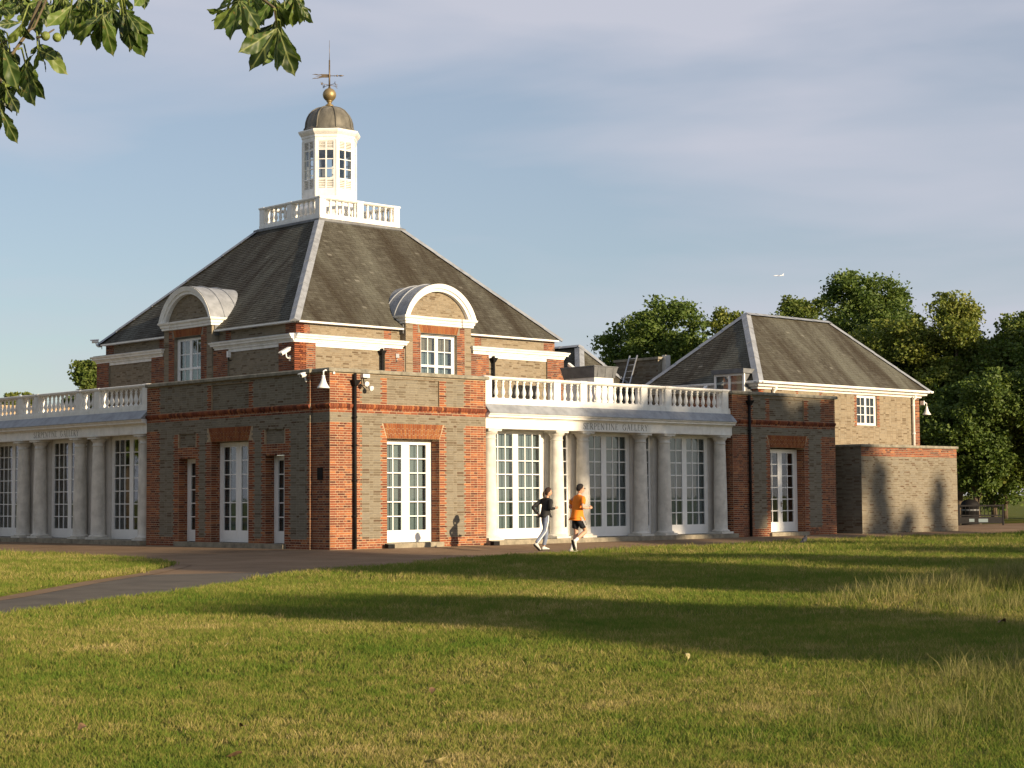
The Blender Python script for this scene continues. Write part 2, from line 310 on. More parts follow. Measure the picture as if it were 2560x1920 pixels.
def link(name, data, parent=None, loc=None, rotz=None, kind=None, label=None, scale=None, rot=None):
    o = bpy.data.objects.new(name, data); COL.objects.link(o)
    if parent is not None: o.parent = parent
    if loc is not None: o.location = loc
    if rotz is not None: o.rotation_euler = (0, 0, rotz)
    if rot is not None: o.rotation_euler = rot
    if scale is not None: o.scale = scale
    if kind: o['kind'] = kind
    if label: o['label'] = label
    return o
def tag(o, label=None, cat=None, group=None, kind=None):
    if label: o['label'] = label
    if cat: o['category'] = cat
    if group: o['group'] = group
    if kind: o['kind'] = kind
    return o
def thing(name, label, cat, loc=(0, 0, 0), rotz=0, group=None):
    o = link(name, None, None, loc, rotz); return tag(o, label, cat, group)
def npmesh(name, verts, faces, mat, smooth=False):
    """verts (N,3) numpy; faces (M,k) numpy"""
    me = bpy.data.meshes.new(name); nv = len(verts); nf, k = faces.shape
    me.vertices.add(nv); me.vertices.foreach_set('co', np.ascontiguousarray(verts, np.float32).ravel())
    me.loops.add(nf * k); me.loops.foreach_set('vertex_index', np.ascontiguousarray(faces, np.int32).ravel())
    me.polygons.add(nf); me.polygons.foreach_set('loop_start', np.arange(0, nf * k, k, dtype=np.int32))
    me.polygons.foreach_set('loop_total', np.full(nf, k, np.int32))
    me.polygons.foreach_set('use_smooth', np.full(nf, bool(smooth)))
    me.materials.append(MATS[mat]); me.update(calc_edges=True); return me
# ------------------------------------------------------------------ ground, paths, lawns
def smooth01(t): t = np.clip(t, 0, 1); return t * t * (3 - 2 * t)
EDGE = np.array([(-140, -138), (-45, -43), (-19.33, -18.12), (-14.95, -15.53), (-11.16, -12.27), (-8.44, -10.66), (-5.11, -9.19), (0.69, -6.96), (7.86, -5.3), (18.83, -4.1), (29.8, -3.9), (60, -3.9), (140, -3.9)])
def edge_y(x):
    x = np.asarray(x, float); e = np.interp(x, EDGE[:, 0], EDGE[:, 1])
    return e + 0.06 * np.sin(x * 1.7) + 0.04 * np.sin(x * 4.3 + 1)
def lawn_z(x, y):
    x = np.asarray(x, float); y = np.asarray(y, float)
    z = -0.055 + 0.015 * np.sin(x * 0.7 + 0.4 * y) + 0.012 * np.sin(y * 0.9 - 0.5 * x + 2)
    z += 0.27 * np.exp(-(((x + 6.9) / 3.2) ** 2 + ((y + 25.9) / 1.25) ** 2)) + 0.06 * np.exp(-(((x + 17.5) / 2.2) ** 2 + ((y + 33.6) / 2.0) ** 2))
    return z
def grid_sheet(name, xs, ts, yfun, zfun, mat, kind='structure'):
    X, T = np.meshgrid(xs, ts, indexing='ij'); Y = yfun(X, T); Z = zfun(X, Y)
    v = np.stack([X, Y, Z], -1).reshape(-1, 3); n, m = X.shape
    i, j = np.meshgrid(np.arange(n - 1), np.arange(m - 1), indexing='ij'); a = (i * m + j).ravel()
    f = np.stack([a, a + m, a + m + 1, a + 1], -1)
    if Y[0, 0] > Y[0, -1]: f = f[:, ::-1]
    return tag(link(name, npmesh(name, v, f, mat, True)), kind=kind)
g = MB(); g.add([(-3000, -3000, -0.16), (3000, -3000, -0.16), (3000, 3000, -0.16), (-3000, 3000, -0.16)], [(0, 1, 2, 3)])
tag(g.build('ground', 'lawn_turf'), kind='structure')
def path_z(x, y):
    dr = np.where(x > -0.1, np.clip(-y, 0, None), 99.0); dl = np.where(y > -0.1, np.clip(-x, 0, None), 99.0)
    dc = np.hypot(np.minimum(x, 0), np.minimum(y, 0)); d = np.minimum(np.minimum(dr, dl), dc)
    d = np.where((x >= 0) & (y >= 0), 0, d)
    return -0.085 + 0.075 * (1 - smooth01(d / 2.6))
def path_y(X, T):
    lo = edge_y(X) - 0.5; hi = np.where(X < 36, 60.0, 6.2 + 0.10 * (X - 36)); return lo + (hi - lo) * T
xs = np.concatenate([np.linspace(-140, -46, 8), np.linspace(-45, 45, 181), np.linspace(47, 140, 20)])
ts = np.concatenate([np.linspace(0, 0.4, 60), np.linspace(0.42, 1, 14)])
grid_sheet('path', xs, ts, path_y, path_z, 'path_gravel')
# asphalt park path that meets the gravel forecourt
def asph_y(X, T):
    lo = edge_y(X) - 0.4; hi = np.interp(X, [-140, -45, -17.2, -11.2, -9.6, -8.2], [-131, -37.2, -13.2, -8.7, -9.2, -10.6]); return lo + (np.maximum(hi, lo + 0.05) - lo) * T
grid_sheet('park_path', np.concatenate([np.linspace(-140, -46, 8), np.linspace(-45, -8.3, 90)]), np.linspace(0, 1, 12), asph_y, lambda x, y: path_z(x, y) + 0.005, 'path_asphalt')
tl = np.concatenate([[0.0, 0.02], np.linspace(0.1, 4, 14), np.linspace(4.4, 34, 66), np.linspace(36, 130, 12)])
def lawn_zz(x, y):
    z = lawn_z(x, y); t = edge_y(x) - y
    return np.where(t < 0.01, -0.12, z)
grid_sheet('lawn', np.concatenate([np.linspace(-140, -42, 20), np.linspace(-40, 45, 171), np.linspace(47, 140, 20)]), tl, lambda X, T: edge_y(X) - T, lawn_zz, 'lawn_turf')
LL = [(-140, -130), (-45, -37.4), (-17.17, -13.93), (-13.6, -10.3), (-11.15, -8.09), (-9.1, -5.9), (-8.0, -4.55), (-7.55, -3.7), (-7.2, -2.7), (-6.75, -1.0), (-6.1, 2.0), (-5.9, 4.5), (-6.3, 7.0), (-7.6, 14), (-10, 26), (-16, 48), (-140, 60)]
m = MB(); n_ = len(LL)
m.add([(x, y, -0.05) for x, y in LL] + [(x, y, -0.13) for x, y in LL], [tuple(range(n_))] + [(i, i + n_, (i + 1) % n_ + n_, (i + 1) % n_) for i in range(n_)])
tag(m.build('lawn', 'lawn_turf'), kind='structure')
# worn earth verge along the small lawn
m = MB(); vp = LL[1:8]
m.add([(x, y, -0.075) for x, y in vp] + [(x + 0.33, y - 0.24, -0.075) for x, y in vp], [(i + len(vp), i + 1 + len(vp), i + 1, i) for i in range(len(vp) - 1)])
tag(m.build('path_verge', 'path_gravel'), kind='structure')

# ------------------------------------------------------------------ the gallery
GAL = thing('gallery_building', 'long brick gallery with slate roofs, white colonnades, dormers and a domed white cupola', 'building')
RZL = rad(-90)
C = 0.0689          # brick course
BRK = []            # candidate single bricks: (size, part, u0, d, z0, len, h, mat)
def lay(segs, z0, z1, d0=0.0, seed=0, flemish=False, pr=(0.002, 0.006)):
    """courses of bricks between z0 and z1; segs(k, zmid) -> [(u0, u1, mat)]"""
    rnd = random.Random(seed); out = []
    for k in range(int(round(z0 / C)), int(round(z1 / C))):
        za, zb = k * C, k * C + C - 0.017
        for u0, u1, mt in segs(k, k * C + C / 2):
            L = u1 - u0
            if L < 0.03: continue
            cuts = []
            if mt == 'grey_brick': out.append((u0, u1, k * C, k * C + C, d0 - .0012, d0, 'mortar_grey'))
            if mt == 'red_brick' and not flemish: mod = [0.27] if k % 2 == 0 else [0.135]
            else: mod = [0.27, 0.135]
            x = u0; i = 0
            if k % 2: x0 = min(0.07 if mod[0] == 0.27 else 0.205, L); cuts.append((u0, u0 + x0)); x = u0 + x0
            while x < u1 - 0.02:
                e = x + mod[i % len(mod)]; i += 1
                if u1 - e < 0.06: e = u1
                e = min(e, u1); cuts.append((x, e)); x = e
            for a, b in cuts:
                if b - a > 0.03: out.append((a + 0.007, b - 0.007, za + rnd.uniform(-.0015, .0015), zb + rnd.uniform(-.0015, .0015), d0 - rnd.uniform(*pr), d0, mt))
    return out
def brick_np(bricks):
    B = np.array([(a, b, z0, z1, f, d) for a, b, z0, z1, f, d, _ in bricks], float)
    a, b, z0, z1, f, d = B.T
    v = np.stack([np.stack([a, f, z0], -1), np.stack([b, f, z0], -1), np.stack([b, f, z1], -1), np.stack([a, f, z1], -1),
                  np.stack([a, d, z0], -1), np.stack([b, d, z0], -1), np.stack([b, d, z1], -1), np.stack([a, d, z1], -1)], 1)
    fq = np.array([(0, 1, 2, 3), (0, 4, 5, 1), (1, 5, 6, 2), (2, 6, 7, 3), (3, 7, 4, 0)])
    F = (np.arange(len(B))[:, None, None] * 8 + fq[None]).reshape(-1, 4)
    return v.reshape(-1, 3), F
NAMES = {'red_brick': 'red_brickwork', 'grey_brick': 'grey_brickwork', 'buff_brick': 'buff_brickwork', 'rubbed_brick': 'arch_brickwork', 'mortar_grey': 'grey_mortar'}
def brickwork(part, bricks):
    for mt in NAMES:
        bb = [b for b in bricks if b[6] == mt]
        if bb:
            v, f = brick_np(bb); link(NAMES[mt], npmesh(NAMES[mt], v, f, mt), part, kind='stuff')
unit_brick = {}
for mt in ('red_brick', 'grey_brick', 'rubbed_brick'):
    b = MB(); b.add([(0, 0, 0), (1, 0, 0), (1, 0, 1), (0, 0, 1), (0, 1, 0), (1, 1, 0), (1, 1, 1), (0, 1, 1)], [(0, 1, 2, 3), (0, 4, 5, 1), (1, 5, 6, 2), (2, 6, 7, 3), (3, 7, 4, 0)])
    unit_brick[mt] = b.mesh('brick', mt)
def brickwork_singles(part, bricks, score, limit):
    """the bricks that show largest become objects of their own, the rest one mass"""
    order = sorted(range(len(bricks)), key=lambda i: -score(bricks[i]) if bricks[i][6] != 'mortar_grey' else 0); pick = set(order[:limit])
    for i in pick:
        a, b, z0, z1, f, d, mt = bricks[i]
        link('brick', unit_brick[mt], part, loc=(a, f, z0), scale=(b - a, d - f, z1 - z0))
    brickwork(part, [b for i, b in enumerate(bricks) if i not in pick])
def arch_bricks(part, u0, u1, z0, z1, d0, nb, splay=0.14, rows=3):
    """flat arch of rubbed bricks set on end, splayed from the middle"""
    m = MB(); mid = (u0 + u1) / 2; g_ = 0.006
    for i in range(nb):
        for r in range(rows):
            ra, rb = r / rows, (r + 1) / rows
            if i % 2: ra, rb = max(0, ra - 0.10) if r else 0, (rb - 0.10 if r < rows - 1 else 1)
            def X(t, h):
                u = u0 + (u1 - u0) * t; return u + (u - mid) / ((u1 - u0) / 2) * splay * (h - 0.0)
            t0, t1 = i / nb, (i + 1) / nb; f = d0 - random.uniform(.006, .010)
            za, zb = z0 + (z1 - z0) * ra + 0.004, z0 + (z1 - z0) * rb - 0.006
            q = [(X(t0, ra) + g_, za), (X(t1, ra) - g_, za), (X(t1, rb) - g_, zb), (X(t0, rb) + g_, zb)]
            m.add([(x, f, z) for x, z in q] + [(x, d0, z) for x, z in q], [(0, 1, 2, 3), (0, 4, 5, 1), (1, 5, 6, 2), (2, 6, 7, 3), (3, 7, 4, 0)])
    m.build('arch_brickwork', 'rubbed_brick', part, kind='stuff')
def string_course(part, u0, u1, z0, d0, n):
    """projecting moulded course of bricks on edge"""
    m = MB(); w = (u1 - u0) / n
    for i in range(n):
        a, b = u0 + i * w + .005, u0 + (i + 1) * w - .005; j = random.uniform(-.004, .004)
        pr = [(d0, z0), (d0 - .03 + j, z0 + .015), (d0 - .055 + j, z0 + .06), (d0 - .065 + j, z0 + .10), (d0 - .02, z0 + .135), (d0, z0 + .14)]
        k = len(pr)
        m.add([(a, y, z) for y, z in pr] + [(b, y, z) for y, z in pr], [(i_, i_ + k, i_ + 1 + k, i_ + 1) for i_ in range(k - 1)] + [tuple(range(k)), tuple(range(2 * k - 1, k - 1, -1))])
    m.build('string_course', 'red_brick', part, kind='stuff')

PANE_MESH = {}
def glazed(name, loc, rotz, u0, u1, d, z0, z1, leaves, rows, bot, st=0.09, jamb=0.05, head=0.055, top=0.085, mun=0.031, single=True, back=None, back_d=0.16, mat='joinery_white', handle=False, zmid=None):
    m = MB()
    m.box(u0, u0 + jamb, d, d + .09, z0, z1); m.box(u1 - jamb, u1, d, d + .09, z0, z1); m.box(u0 + jamb, u1 - jamb, d + .002, d + .088, z1 - head, z1)
    a = u0 + jamb; tot = u1 - u0 - 2 * jamb; nl = len(leaves); wl = tot / nl; panes = []
    for li, nc in enumerate(leaves):
        x0, x1 = a + li * wl + .002, a + (li + 1) * wl - .002; zt = z1 - head
        m.box(x0, x0 + st, d + .012, d + .062, z0 + .01, zt); m.box(x1 - st, x1, d + .012, d + .062, z0 + .01, zt)
        m.box(x0 + st, x1 - st, d + .014, d + .06, zt - top, zt); m.box(x0 + st, x1 - st, d + .014, d + .06, z0 + .01, bot)
        if bot - z0 > .2: m.box(x0 + st + .03, x1 - st - .03, d + .008, d + .013, z0 + .09, bot - .06)
        gx0, gx1, gz0, gz1 = x0 + st, x1 - st, bot, zt - top
        pw = (gx1 - gx0 - mun * (nc - 1)) / nc; ph = (gz1 - gz0 - mun * (rows - 1)) / rows
        for c in range(1, nc): xx = gx0 + c * (pw + mun) - mun; m.box(xx, xx + mun, d + .018, d + .052, gz0, gz1)
        for r in range(1, rows): zz = gz0 + r * (ph + mun) - mun; m.box(gx0, gx1, d + .020, d + .050, zz, zz + mun)
        for c in range(nc):
            for r in range(rows): panes.append((gx0 + c * (pw + mun), gz0 + r * (ph + mun), pw, ph))
        if handle and li == handle - 1:
            pass
    part = m.build(name, mat, GAL, loc=loc, rotz=rotz)
    if single:
        for x, z, w, h in panes:
            key = (round(w, 4), round(h, 4))
            if key not in PANE_MESH: PANE_MESH[key] = MB().box(-.002, w + .002, 0, .006, -.002, h + .002).mesh('pane', 'window_glass')
            link('pane', PANE_MESH[key], part, loc=(x, d + .034, z))
    else:
        q = MB()
        for x, z, w, h in panes: q.box(x - .002, x + w + .002, d + .034, d + .04, z - .002, z + h + .002)
        q.build('panes', 'window_glass', part, kind='stuff')
    if back:
        MB().box(u0 + .02, u1 - .02, d + back_d, d + back_d + .02, z0, z1).build('blind_or_dark_back', back, part)  # dark_void ones are no blind: near-black sheets painting the room's shade
    if handle:
        hm = MB(); ux = a + wl * handle + .05; hm.box(ux - .02, ux + .02, d + .004, d + .013, 1.02, 1.22); hm.tube([(ux, d + .0, 1.14), (ux, d - .045, 1.14), (ux - .09, d - .045, 1.14)], .011, 6)
        hm.lathe([(0.0, 0), (.02, 0), (.02, .03), (0, .03)], 8, (ux, d - .012, .80)); hm.build('handle', 'bronze', part)
    return part

# ---- corner pavilion and its twin at the far end (the faces towards the lawn)
def pav_segs(k, z):
    t = 0.066 if k % 2 else 0.0
    R, G = 'red_brick', 'grey_brick'
    if z < 0.31: return [(0, 2.07, R), (4.07, 5.94, R)]
    L = [(0, 1.15 - t, R), (1.15 - t, 1.82 + t, G), (1.82 + t, 2.07, R)]; Rr = [(4.07, 4.35 - t, R), (4.35 - t, 5.04 + t, G), (5.04 + t, 5.94, R)]
    if z < 3.15: return L + Rr
    if z < 3.58:
        s = 0.18 * (z - 3.15) / .43 + .01; L[2] = (1.82 + t, 2.07 - s, R); Rr[0] = (4.07 + s, 4.35 - t, R); return L + Rr
    if z < 3.865: return [(0, 5.94, G)]
    if z < 3.98: return [(0, 5.94, R)]
    if z < 4.12: return []
    if z < 4.88: return L + Rr
    return [(0, 1.15 - t, R), (1.15 - t, 5.04 + t, G), (5.04 + t, 5.94, R)]
def cam_size(part_loc, rotz, cosf):
    def sc(b):
        c, s = math.cos(rotz), math.sin(rotz); u = (b[0] + b[1]) / 2
        w = Vector((part_loc[0] + u * c - b[4] * s, part_loc[1] + u * s + b[4] * c, b[2])); d = (w - CPOS).length
        return (b[1] - b[0]) * cosf / d if w.z > .35 else 0
    return sc
def pavilion(ox, nsingle, seed):
    m = MB()
    for a, b, z0, z1, y0 in ((0, 2.07, -.2, 4.98, 0), (4.07, 5.94, -.2, 4.98, 0), (2.07, 4.07, 3.15, 4.12, 0), (2.07, 4.07, 4.12, 4.88, .05), (2.07, 4.07, 4.88, 4.98, 0), (2.07, 4.07, -.2, 0.0, 0)):
        m.box(a, b, y0, .42, z0, z1)
    w = m.build('wall', 'mortar_pale', GAL, loc=(ox, 0, 0), rotz=0)
    bl = lay(pav_segs, 0, 4.98, 0, seed)
    brickwork_singles(w, bl, cam_size((ox, 0), 0, .79), nsingle) if nsingle else brickwork(w, bl)
    pn = lay(lambda k, z: [(2.075, 4.065, 'grey_brick')], 4.13, 4.88, .05, seed + 1); brickwork(w, pn)
    arch_bricks(w, 2.07, 4.07, 3.15, 3.585, 0, 27)
    string_course(w, 0, 5.94, 3.975, 0, 62)
    # door reveal facing the camera
    rv = lay(lambda k, z: [(-.36, 0, 'red_brick')] if z < 3.13 else [], 0, 3.15, 0, seed + 2)
    r = link('reveal', None, GAL, loc=(ox + 4.07, 0, 0), rotz=RZL)
    brickwork(r, [b for b in rv])
    return w
pavilion(0.0, 240, 11)
pavilion(17.62, 0, 12)
# ---- the pavilion's long face (in shade), three openings
def lp_segs(k, z):
    t = 0.066 if k % 2 else 0.0; R, G = 'red_brick', 'grey_brick'
    def sym(l):
        o = []
        for a, b, mt in l: o.append((a, b, mt)); o.append((-b, -a, mt))
        return [(max(a, -4.61), min(b, 3.98), mt) for a, b, mt in o if min(b, 3.98) > max(a, -4.61)]
    if z < 0.31: return sym([(.98, 1.82, R), (2.76, 4.61, R)])
    outer = [(2.76, 3.07 - t, R), (3.07 - t, 3.82 + t, G), (3.82 + t, 4.61, R)]; inner = [(1.30 - t, 1.61 + t, G), (1.61 + t, 1.82, R), (.98, 1.30 - t, R)]
    if z < 2.71: return sym(outer + inner)
    mid = [(.98, 1.30 - t, R)] if z < 3.16 else []
    if z < 3.03: return sym(outer[1:] + [(1.61 + t, 3.07 - t, R), (1.30 - t, 1.61 + t, G)] + mid)
    if z < 3.46: return sym(outer[1:] + [(2.8, 3.07 - t, R), (1.61 + t, 1.78, R), (1.30 - t, 1.61 + t, G)] + (mid if mid else [(1.2 - t, 1.31 - t, G)]))
    if z < 3.58: return sym([(3.82 + t, 4.61, R), (1.2, 3.82 + t, G)])
    if z < 3.865: return [(-4.61, 3.98, G)]
    if z < 3.98: return [(-4.61, 3.98, R)]
    if z < 4.12: return []
    if z < 4.88: return sym([(.98, 1.22 - t, R), (1.22 - t, 3.82 + t, G), (3.82 + t, 4.61, R)])
    return sym([(3.82 + t, 4.61, R)]) + [(-3.82 - t, 3.82 + t, G)]
LOCL = (-.089, 4.78, 0)
m = MB()
for a, b, z0, z1, y0 in ((-4.61, -2.76, -.2, 4.98, 0), (2.76, 3.98, -.2, 4.98, 0), (-1.82, -.98, -.2, 4.12, 0), (.98, 1.82, -.2, 4.12, 0), (-.98, .98, 3.16, 4.12, 0),
                         (-2.76, -1.82, 2.71, 3.03, 0), (-2.76, -1.82, 3.03, 3.46, .05), (-2.76, -1.82, 3.46, 4.12, 0), (1.82, 2.76, 2.71, 3.03, 0), (1.82, 2.76, 3.03, 3.46, .05), (1.82, 2.76, 3.46, 4.12, 0),
                         (-2.76, -.98, 4.12, 4.98, 0), (.98, 2.76, 4.12, 4.98, 0), (-.98, .98, 4.12, 4.88, .05), (-.98, .98, 4.88, 4.98, 0), (-2.76, -1.82, -.2, 0, 0), (1.82, 2.76, -.2, 0, 0), (-.98, .98, -.2, 0, 0)):
    m.box(a, b, y0, .42, z0, z1)
WL = m.build('wall', 'mortar_pale', GAL, loc=LOCL, rotz=RZL)
brickwork_singles(WL, lay(lp_segs, 0, 4.98, 0, 21, pr=(.0015, .0028)), cam_size(LOCL, RZL, .61), 60)
for a, b in ((-2.75, -1.83), (1.83, 2.75)): brickwork(WL, lay(lambda k, z: [(a, b, 'grey_brick')], 3.04, 3.46, .05, 22))
brickwork(WL, lay(lambda k, z: [(-.975, .975, 'grey_brick')], 4.13, 4.88, .05, 23))
arch_bricks(WL, -.98, .98, 3.16, 3.585, 0, 27)
string_course(WL, -4.61, 3.98, 3.975, 0, 90)
def ns(mat_band): 
    return lambda k, z: [] if 3.98 < z < 4.12 else [(mat_band[0], mat_band[1], 'grey_brick' if 3.58 < z < 3.865 else 'red_brick')]
# far reveals of the three openings
for yo, zt in ((4.78 + .98, 3.16), (4.78 + 2.76, 2.71), (4.78 - 1.82, 2.71)):
    r = link('reveal', None, GAL, loc=(-.089, yo, 0)); brickwork(r, lay(lambda k, z: [(0, .34, 'red_brick')] if z < zt - .02 else [], 0, zt, 0, 24))
# re-entrant corner between the two faces
NW = link('wall', MB().box(-.8, -.421, 0, .3, -.2, 4.98).mesh('wall', 'mortar_pale'), GAL, loc=(0, 0, 0), rotz=RZL)
brickwork(NW, lay(ns((-.8, 0)), 0, 4.98, 0, 25, pr=(.0015, .0028))); string_course(NW, -.8, 0.06, 3.975, 0, 9)
NS = link('reveal', None, GAL, loc=(-.089, .8, 0)); brickwork(NS, lay(ns((0, .089)), 0, 4.98, 0, 26))
# inner side faces of the two pavilions that close the colonnade
NB = link('wall', MB().box(-2.0, -.42, 0, .3, -.2, 4.98).mesh('wall', 'mortar_pale'), GAL, loc=(17.62, 0, 0), rotz=RZL)
brickwork(NB, lay(ns((-2.0, 0)), 0, 4.98, 0, 27, pr=(.0015, .0028))); string_course(NB, -2.0, 0.06, 3.975, 0, 22)
# copings
def coping(pts, name='coping'):
    return MB().sweep(pts, [(0.0, 4.985), (.07, 4.985), (.085, 5.0), (.085, 5.075), (.06, 5.10), (-.42, 5.105), (-.42, 4.985)]).build(name, 'coping_stone', GAL)
coping([(-.089, 9.39), (-.089, .8), (0, .8), (0, 0), (5.94, 0), (5.94, 2.0)])
coping([(17.62, 2.0), (17.62, 0), (23.56, 0), (23.56, 3.2)])
MB().box(5.52, 5.94, .42, 9.4, 0, 4.98).build('wall', 'mortar_grey', GAL)
MB().box(23.14, 23.56, .42, 3.4, 0, 4.98).build('wall', 'mortar_grey', GAL)
MB().box(.35, 5.55, .38, 9.0, 4.62, 4.7).build('flat_roof', 'flat_roof', GAL)
MB().box(17.9, 23.3, .38, 3.4, 4.62, 4.7).build('flat_roof', 'flat_roof', GAL)
MB().box(5.94, 23.3, .9, 30, 4.10, 4.2).build('flat_roof', 'flat_roof', GAL)
MB().box(.4, 5.5, 9.4, 30, 4.105, 4.195).build('flat_roof', 'flat_roof', GAL)
# doors of the pavilions
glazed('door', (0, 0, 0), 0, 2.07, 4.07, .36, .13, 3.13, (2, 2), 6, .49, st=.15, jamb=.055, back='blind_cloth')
glazed('door', (17.62, 0, 0), 0, 2.09, 4.07, .36, .12, 3.10, (2, 2), 6, .48, st=.12, jamb=.10, back='dark_void', back_d=.5, handle=1)
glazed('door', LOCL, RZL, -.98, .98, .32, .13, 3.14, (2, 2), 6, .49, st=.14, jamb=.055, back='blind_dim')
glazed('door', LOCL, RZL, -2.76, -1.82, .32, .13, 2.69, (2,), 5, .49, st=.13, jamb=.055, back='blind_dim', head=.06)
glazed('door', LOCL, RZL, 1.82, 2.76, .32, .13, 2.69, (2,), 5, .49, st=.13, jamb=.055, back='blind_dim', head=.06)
def step(x0, x1, y0, y1, z1, n, loc=(0, 0, 0), rotz=0):
    p = link('step', None, GAL, loc=loc, rotz=rotz); w = (x1 - x0) / n
    for i in range(n):
        a = x0 + i * w + .004; b = x0 + (i + 1) * w - .004; j = random.uniform(-.006, .006)
        MB().box(a, b, y0, y1, -.2, z1 - .02 + j).box(a + .006, b - .006, y0 + .008, y1, z1 - .02 + j, z1 + j).build('stone', 'step_stone', p)
step(1.97, 4.15, -.12, .36, .125, 2); step(17.62 + 1.97, 17.62 + 4.15, -.12, .36, .115, 2)
step(-2.85, 2.85, -.12, .33, .125, 4, LOCL, RZL)

# ---- colonnades
bal_prof = [(.062, 0), (.062, .04), (.04, .055), (.036, .08), (.06, .13), (.072, .18), (.07, .22), (.05, .30), (.036, .37), (.032, .41), (.045, .425), (.045, .445), (.034, .46), (.036, .49), (.055, .515), (.06, .53), (.06, .57)]
BALUSTER = MB().lathe(bal_prof, 12).mesh('baluster', 'white_paint')
def col_mesh():
    m = MB(); zb, zt = .30, 3.20; pr = []
    for i in range(12):
        t = i / 11; r = .238 - .045 * (t ** 1.7); pr.append((r, zb + (zt - zb) * t))
    pr = [(.255, .26), (.25, .28)] + pr + [(.193, 3.205), (.215, 3.215), (.218, 3.235), (.195, 3.245), (.195, 3.33), (.205, 3.345), (.24, 3.39), (.262, 3.425), (.265, 3.45)]
    m.lathe(pr, 28); return m.mesh('column', 'column_stone')
COLM = col_mesh()
CAPM = MB().sweep([(-.275, .275), (-.275, -.275), (.275, -.275), (.275, .275)], [(-.02, 3.45), (0, 3.45), (0, 3.50), (.02, 3.52), (.02, 3.528), (-.27, 3.529)], closed=True).mesh('capital', 'column_stone')
BASM = MB().lathe([(.30, .195), (.31, .20), (.315, .22), (.305, .245), (.27, .262), (.25, .27)], 24).box(-.31, .31, -.31, .31, .13, .198).mesh('column_base', 'column_stone')

GLYPH = {  # roman capitals as strokes: (x0,y0,x1,y1,width) on a unit-height em, or ('arc', cx, cy, rx, ry, a0, a1, w0, w1)
 'S': ([('arc', .27, .75, .21, .23, 20, 270, .05, .12), ('arc', .27, .26, .23, .25, -180, 90, .05, .12)], .52),
 'E': ([(.12, 0, .12, 1, .12), (.04, .97, .52, .97, .05), (.12, .52, .42, .52, .05), (.04, .03, .54, .03, .05), (.52, .97, .52, .82, .04), (.54, .03, .54, .2, .04)], .6),
 'R': ([(.12, 0, .12, 1, .12), (.02, .03, .24, .03, .05), (.02, .97, .3, .97, .05), ('arc', .3, .74, .24, .235, 90, -90, .05, .12), (.12, .5, .32, .5, .05), (.32, .5, .66, .02, .12), (.58, .03, .76, .03, .05)], .74),
 'P': ([(.12, 0, .12, 1, .12), (.02, .03, .24, .03, .05), (.02, .97, .3, .97, .05), ('arc', .3, .72, .24, .255, 90, -90, .05, .12), (.12, .46, .3, .46, .05)], .62),
 'N': ([(.1, 0, .1, 1, .05), (.0, .03, .22, .03, .05), (.08, 1, .68, 0, .12), (.68, 0, .68, 1, .05), (.56, .97, .8, .97, .05), (.0, .97, .16, .97, .05)], .84),
 'T': ([(.33, 0, .33, 1, .12), (.22, .03, .44, .03, .05), (.03, .97, .63, .97, .05), (.03, .97, .03, .82, .04), (.63, .97, .63, .82, .04)], .68),
 'I': ([(.13, 0, .13, 1, .12), (.02, .03, .24, .03, .05), (.02, .97, .24, .97, .05)], .3),
 'G': ([('arc', .42, .5, .38, .49, 50, 310, .06, .12), (.68, .08, .68, .42, .12), (.56, .43, .8, .43, .05)], .86),
 'A': ([(.06, 0, .38, 1, .05), (.38, 1, .68, 0, .12), (.18, .34, .56, .34, .05), (-.02, .03, .14, .03, .05), (.56, .03, .8, .03, .05)], .8),
 'L': ([(.12, 0, .12, 1, .12), (.02, .97, .24, .97, .05), (.04, .03, .54, .03, .05), (.54, .03, .54, .22, .04)], .6),
 'Y': ([(.35, 0, .35, .48, .12), (.06, 1, .36, .44, .11), (.64, 1, .35, .46, .05), (.24, .03, .46, .03, .05), (-.02, .97, .18, .97, .05), (.54, .97, .74, .97, .05)], .74), ' ': ([], .75)}
def lettering(part, text, uc, z0, h, d):
    tot = sum(GLYPH[c][1] + .17 for c in text) * h; x = uc - tot / 2
    for c in text:
        st, w = GLYPH[c]
        if st:
            m = MB(); lay_ = 0
            def quad(p):
                nonlocal lay_; lay_ += 1; y = d - .002 - .0004 * lay_
                q = [(x + a * h, z0 + b * h) for a, b in p]
                m.add([(a, y, b) for a, b in q] + [(a, d + .001, b) for a, b in q], [(0, 1, 2, 3), (0, 4, 5, 1), (1, 5, 6, 2), (2, 6, 7, 3), (3, 7, 4, 0)])
            for s in st:
                if s[0] == 'arc':
                    _, cx, cy, rx, ry, a0, a1, w0, w1 = s; n = 10
                    for i in range(n):
                        P = []
                        for j in (i, i + 1):
                            a = rad(a0 + (a1 - a0) * j / n); t = abs(math.cos(a)); ww = w0 + (w1 - w0) * t
                            P.append(((cx + (rx - ww / 2) * math.cos(a), cy + (ry - ww / 2) * math.sin(a)), (cx + (rx + ww / 2) * math.cos(a) * .97, cy + (ry + ww / 2 * .6) * math.sin(a))))
                        quad([P[0][0], P[0][1], P[1][1], P[1][0]])
                else:
                    x0_, y0_, x1_, y1_, ww = s; dx, dy = x1_ - x0_, y1_ - y0_; l = math.hypot(dx, dy); nx, ny = -dy / l * ww / 2, dx / l * ww / 2
                    quad([(x0_ + nx, y0_ + ny), (x0_ - nx, y0_ - ny), (x1_ - nx, y1_ - ny), (x1_ + nx, y1_ + ny)])
            m.build('letter', 'letter_print', part)
        x += (w + .17) * h

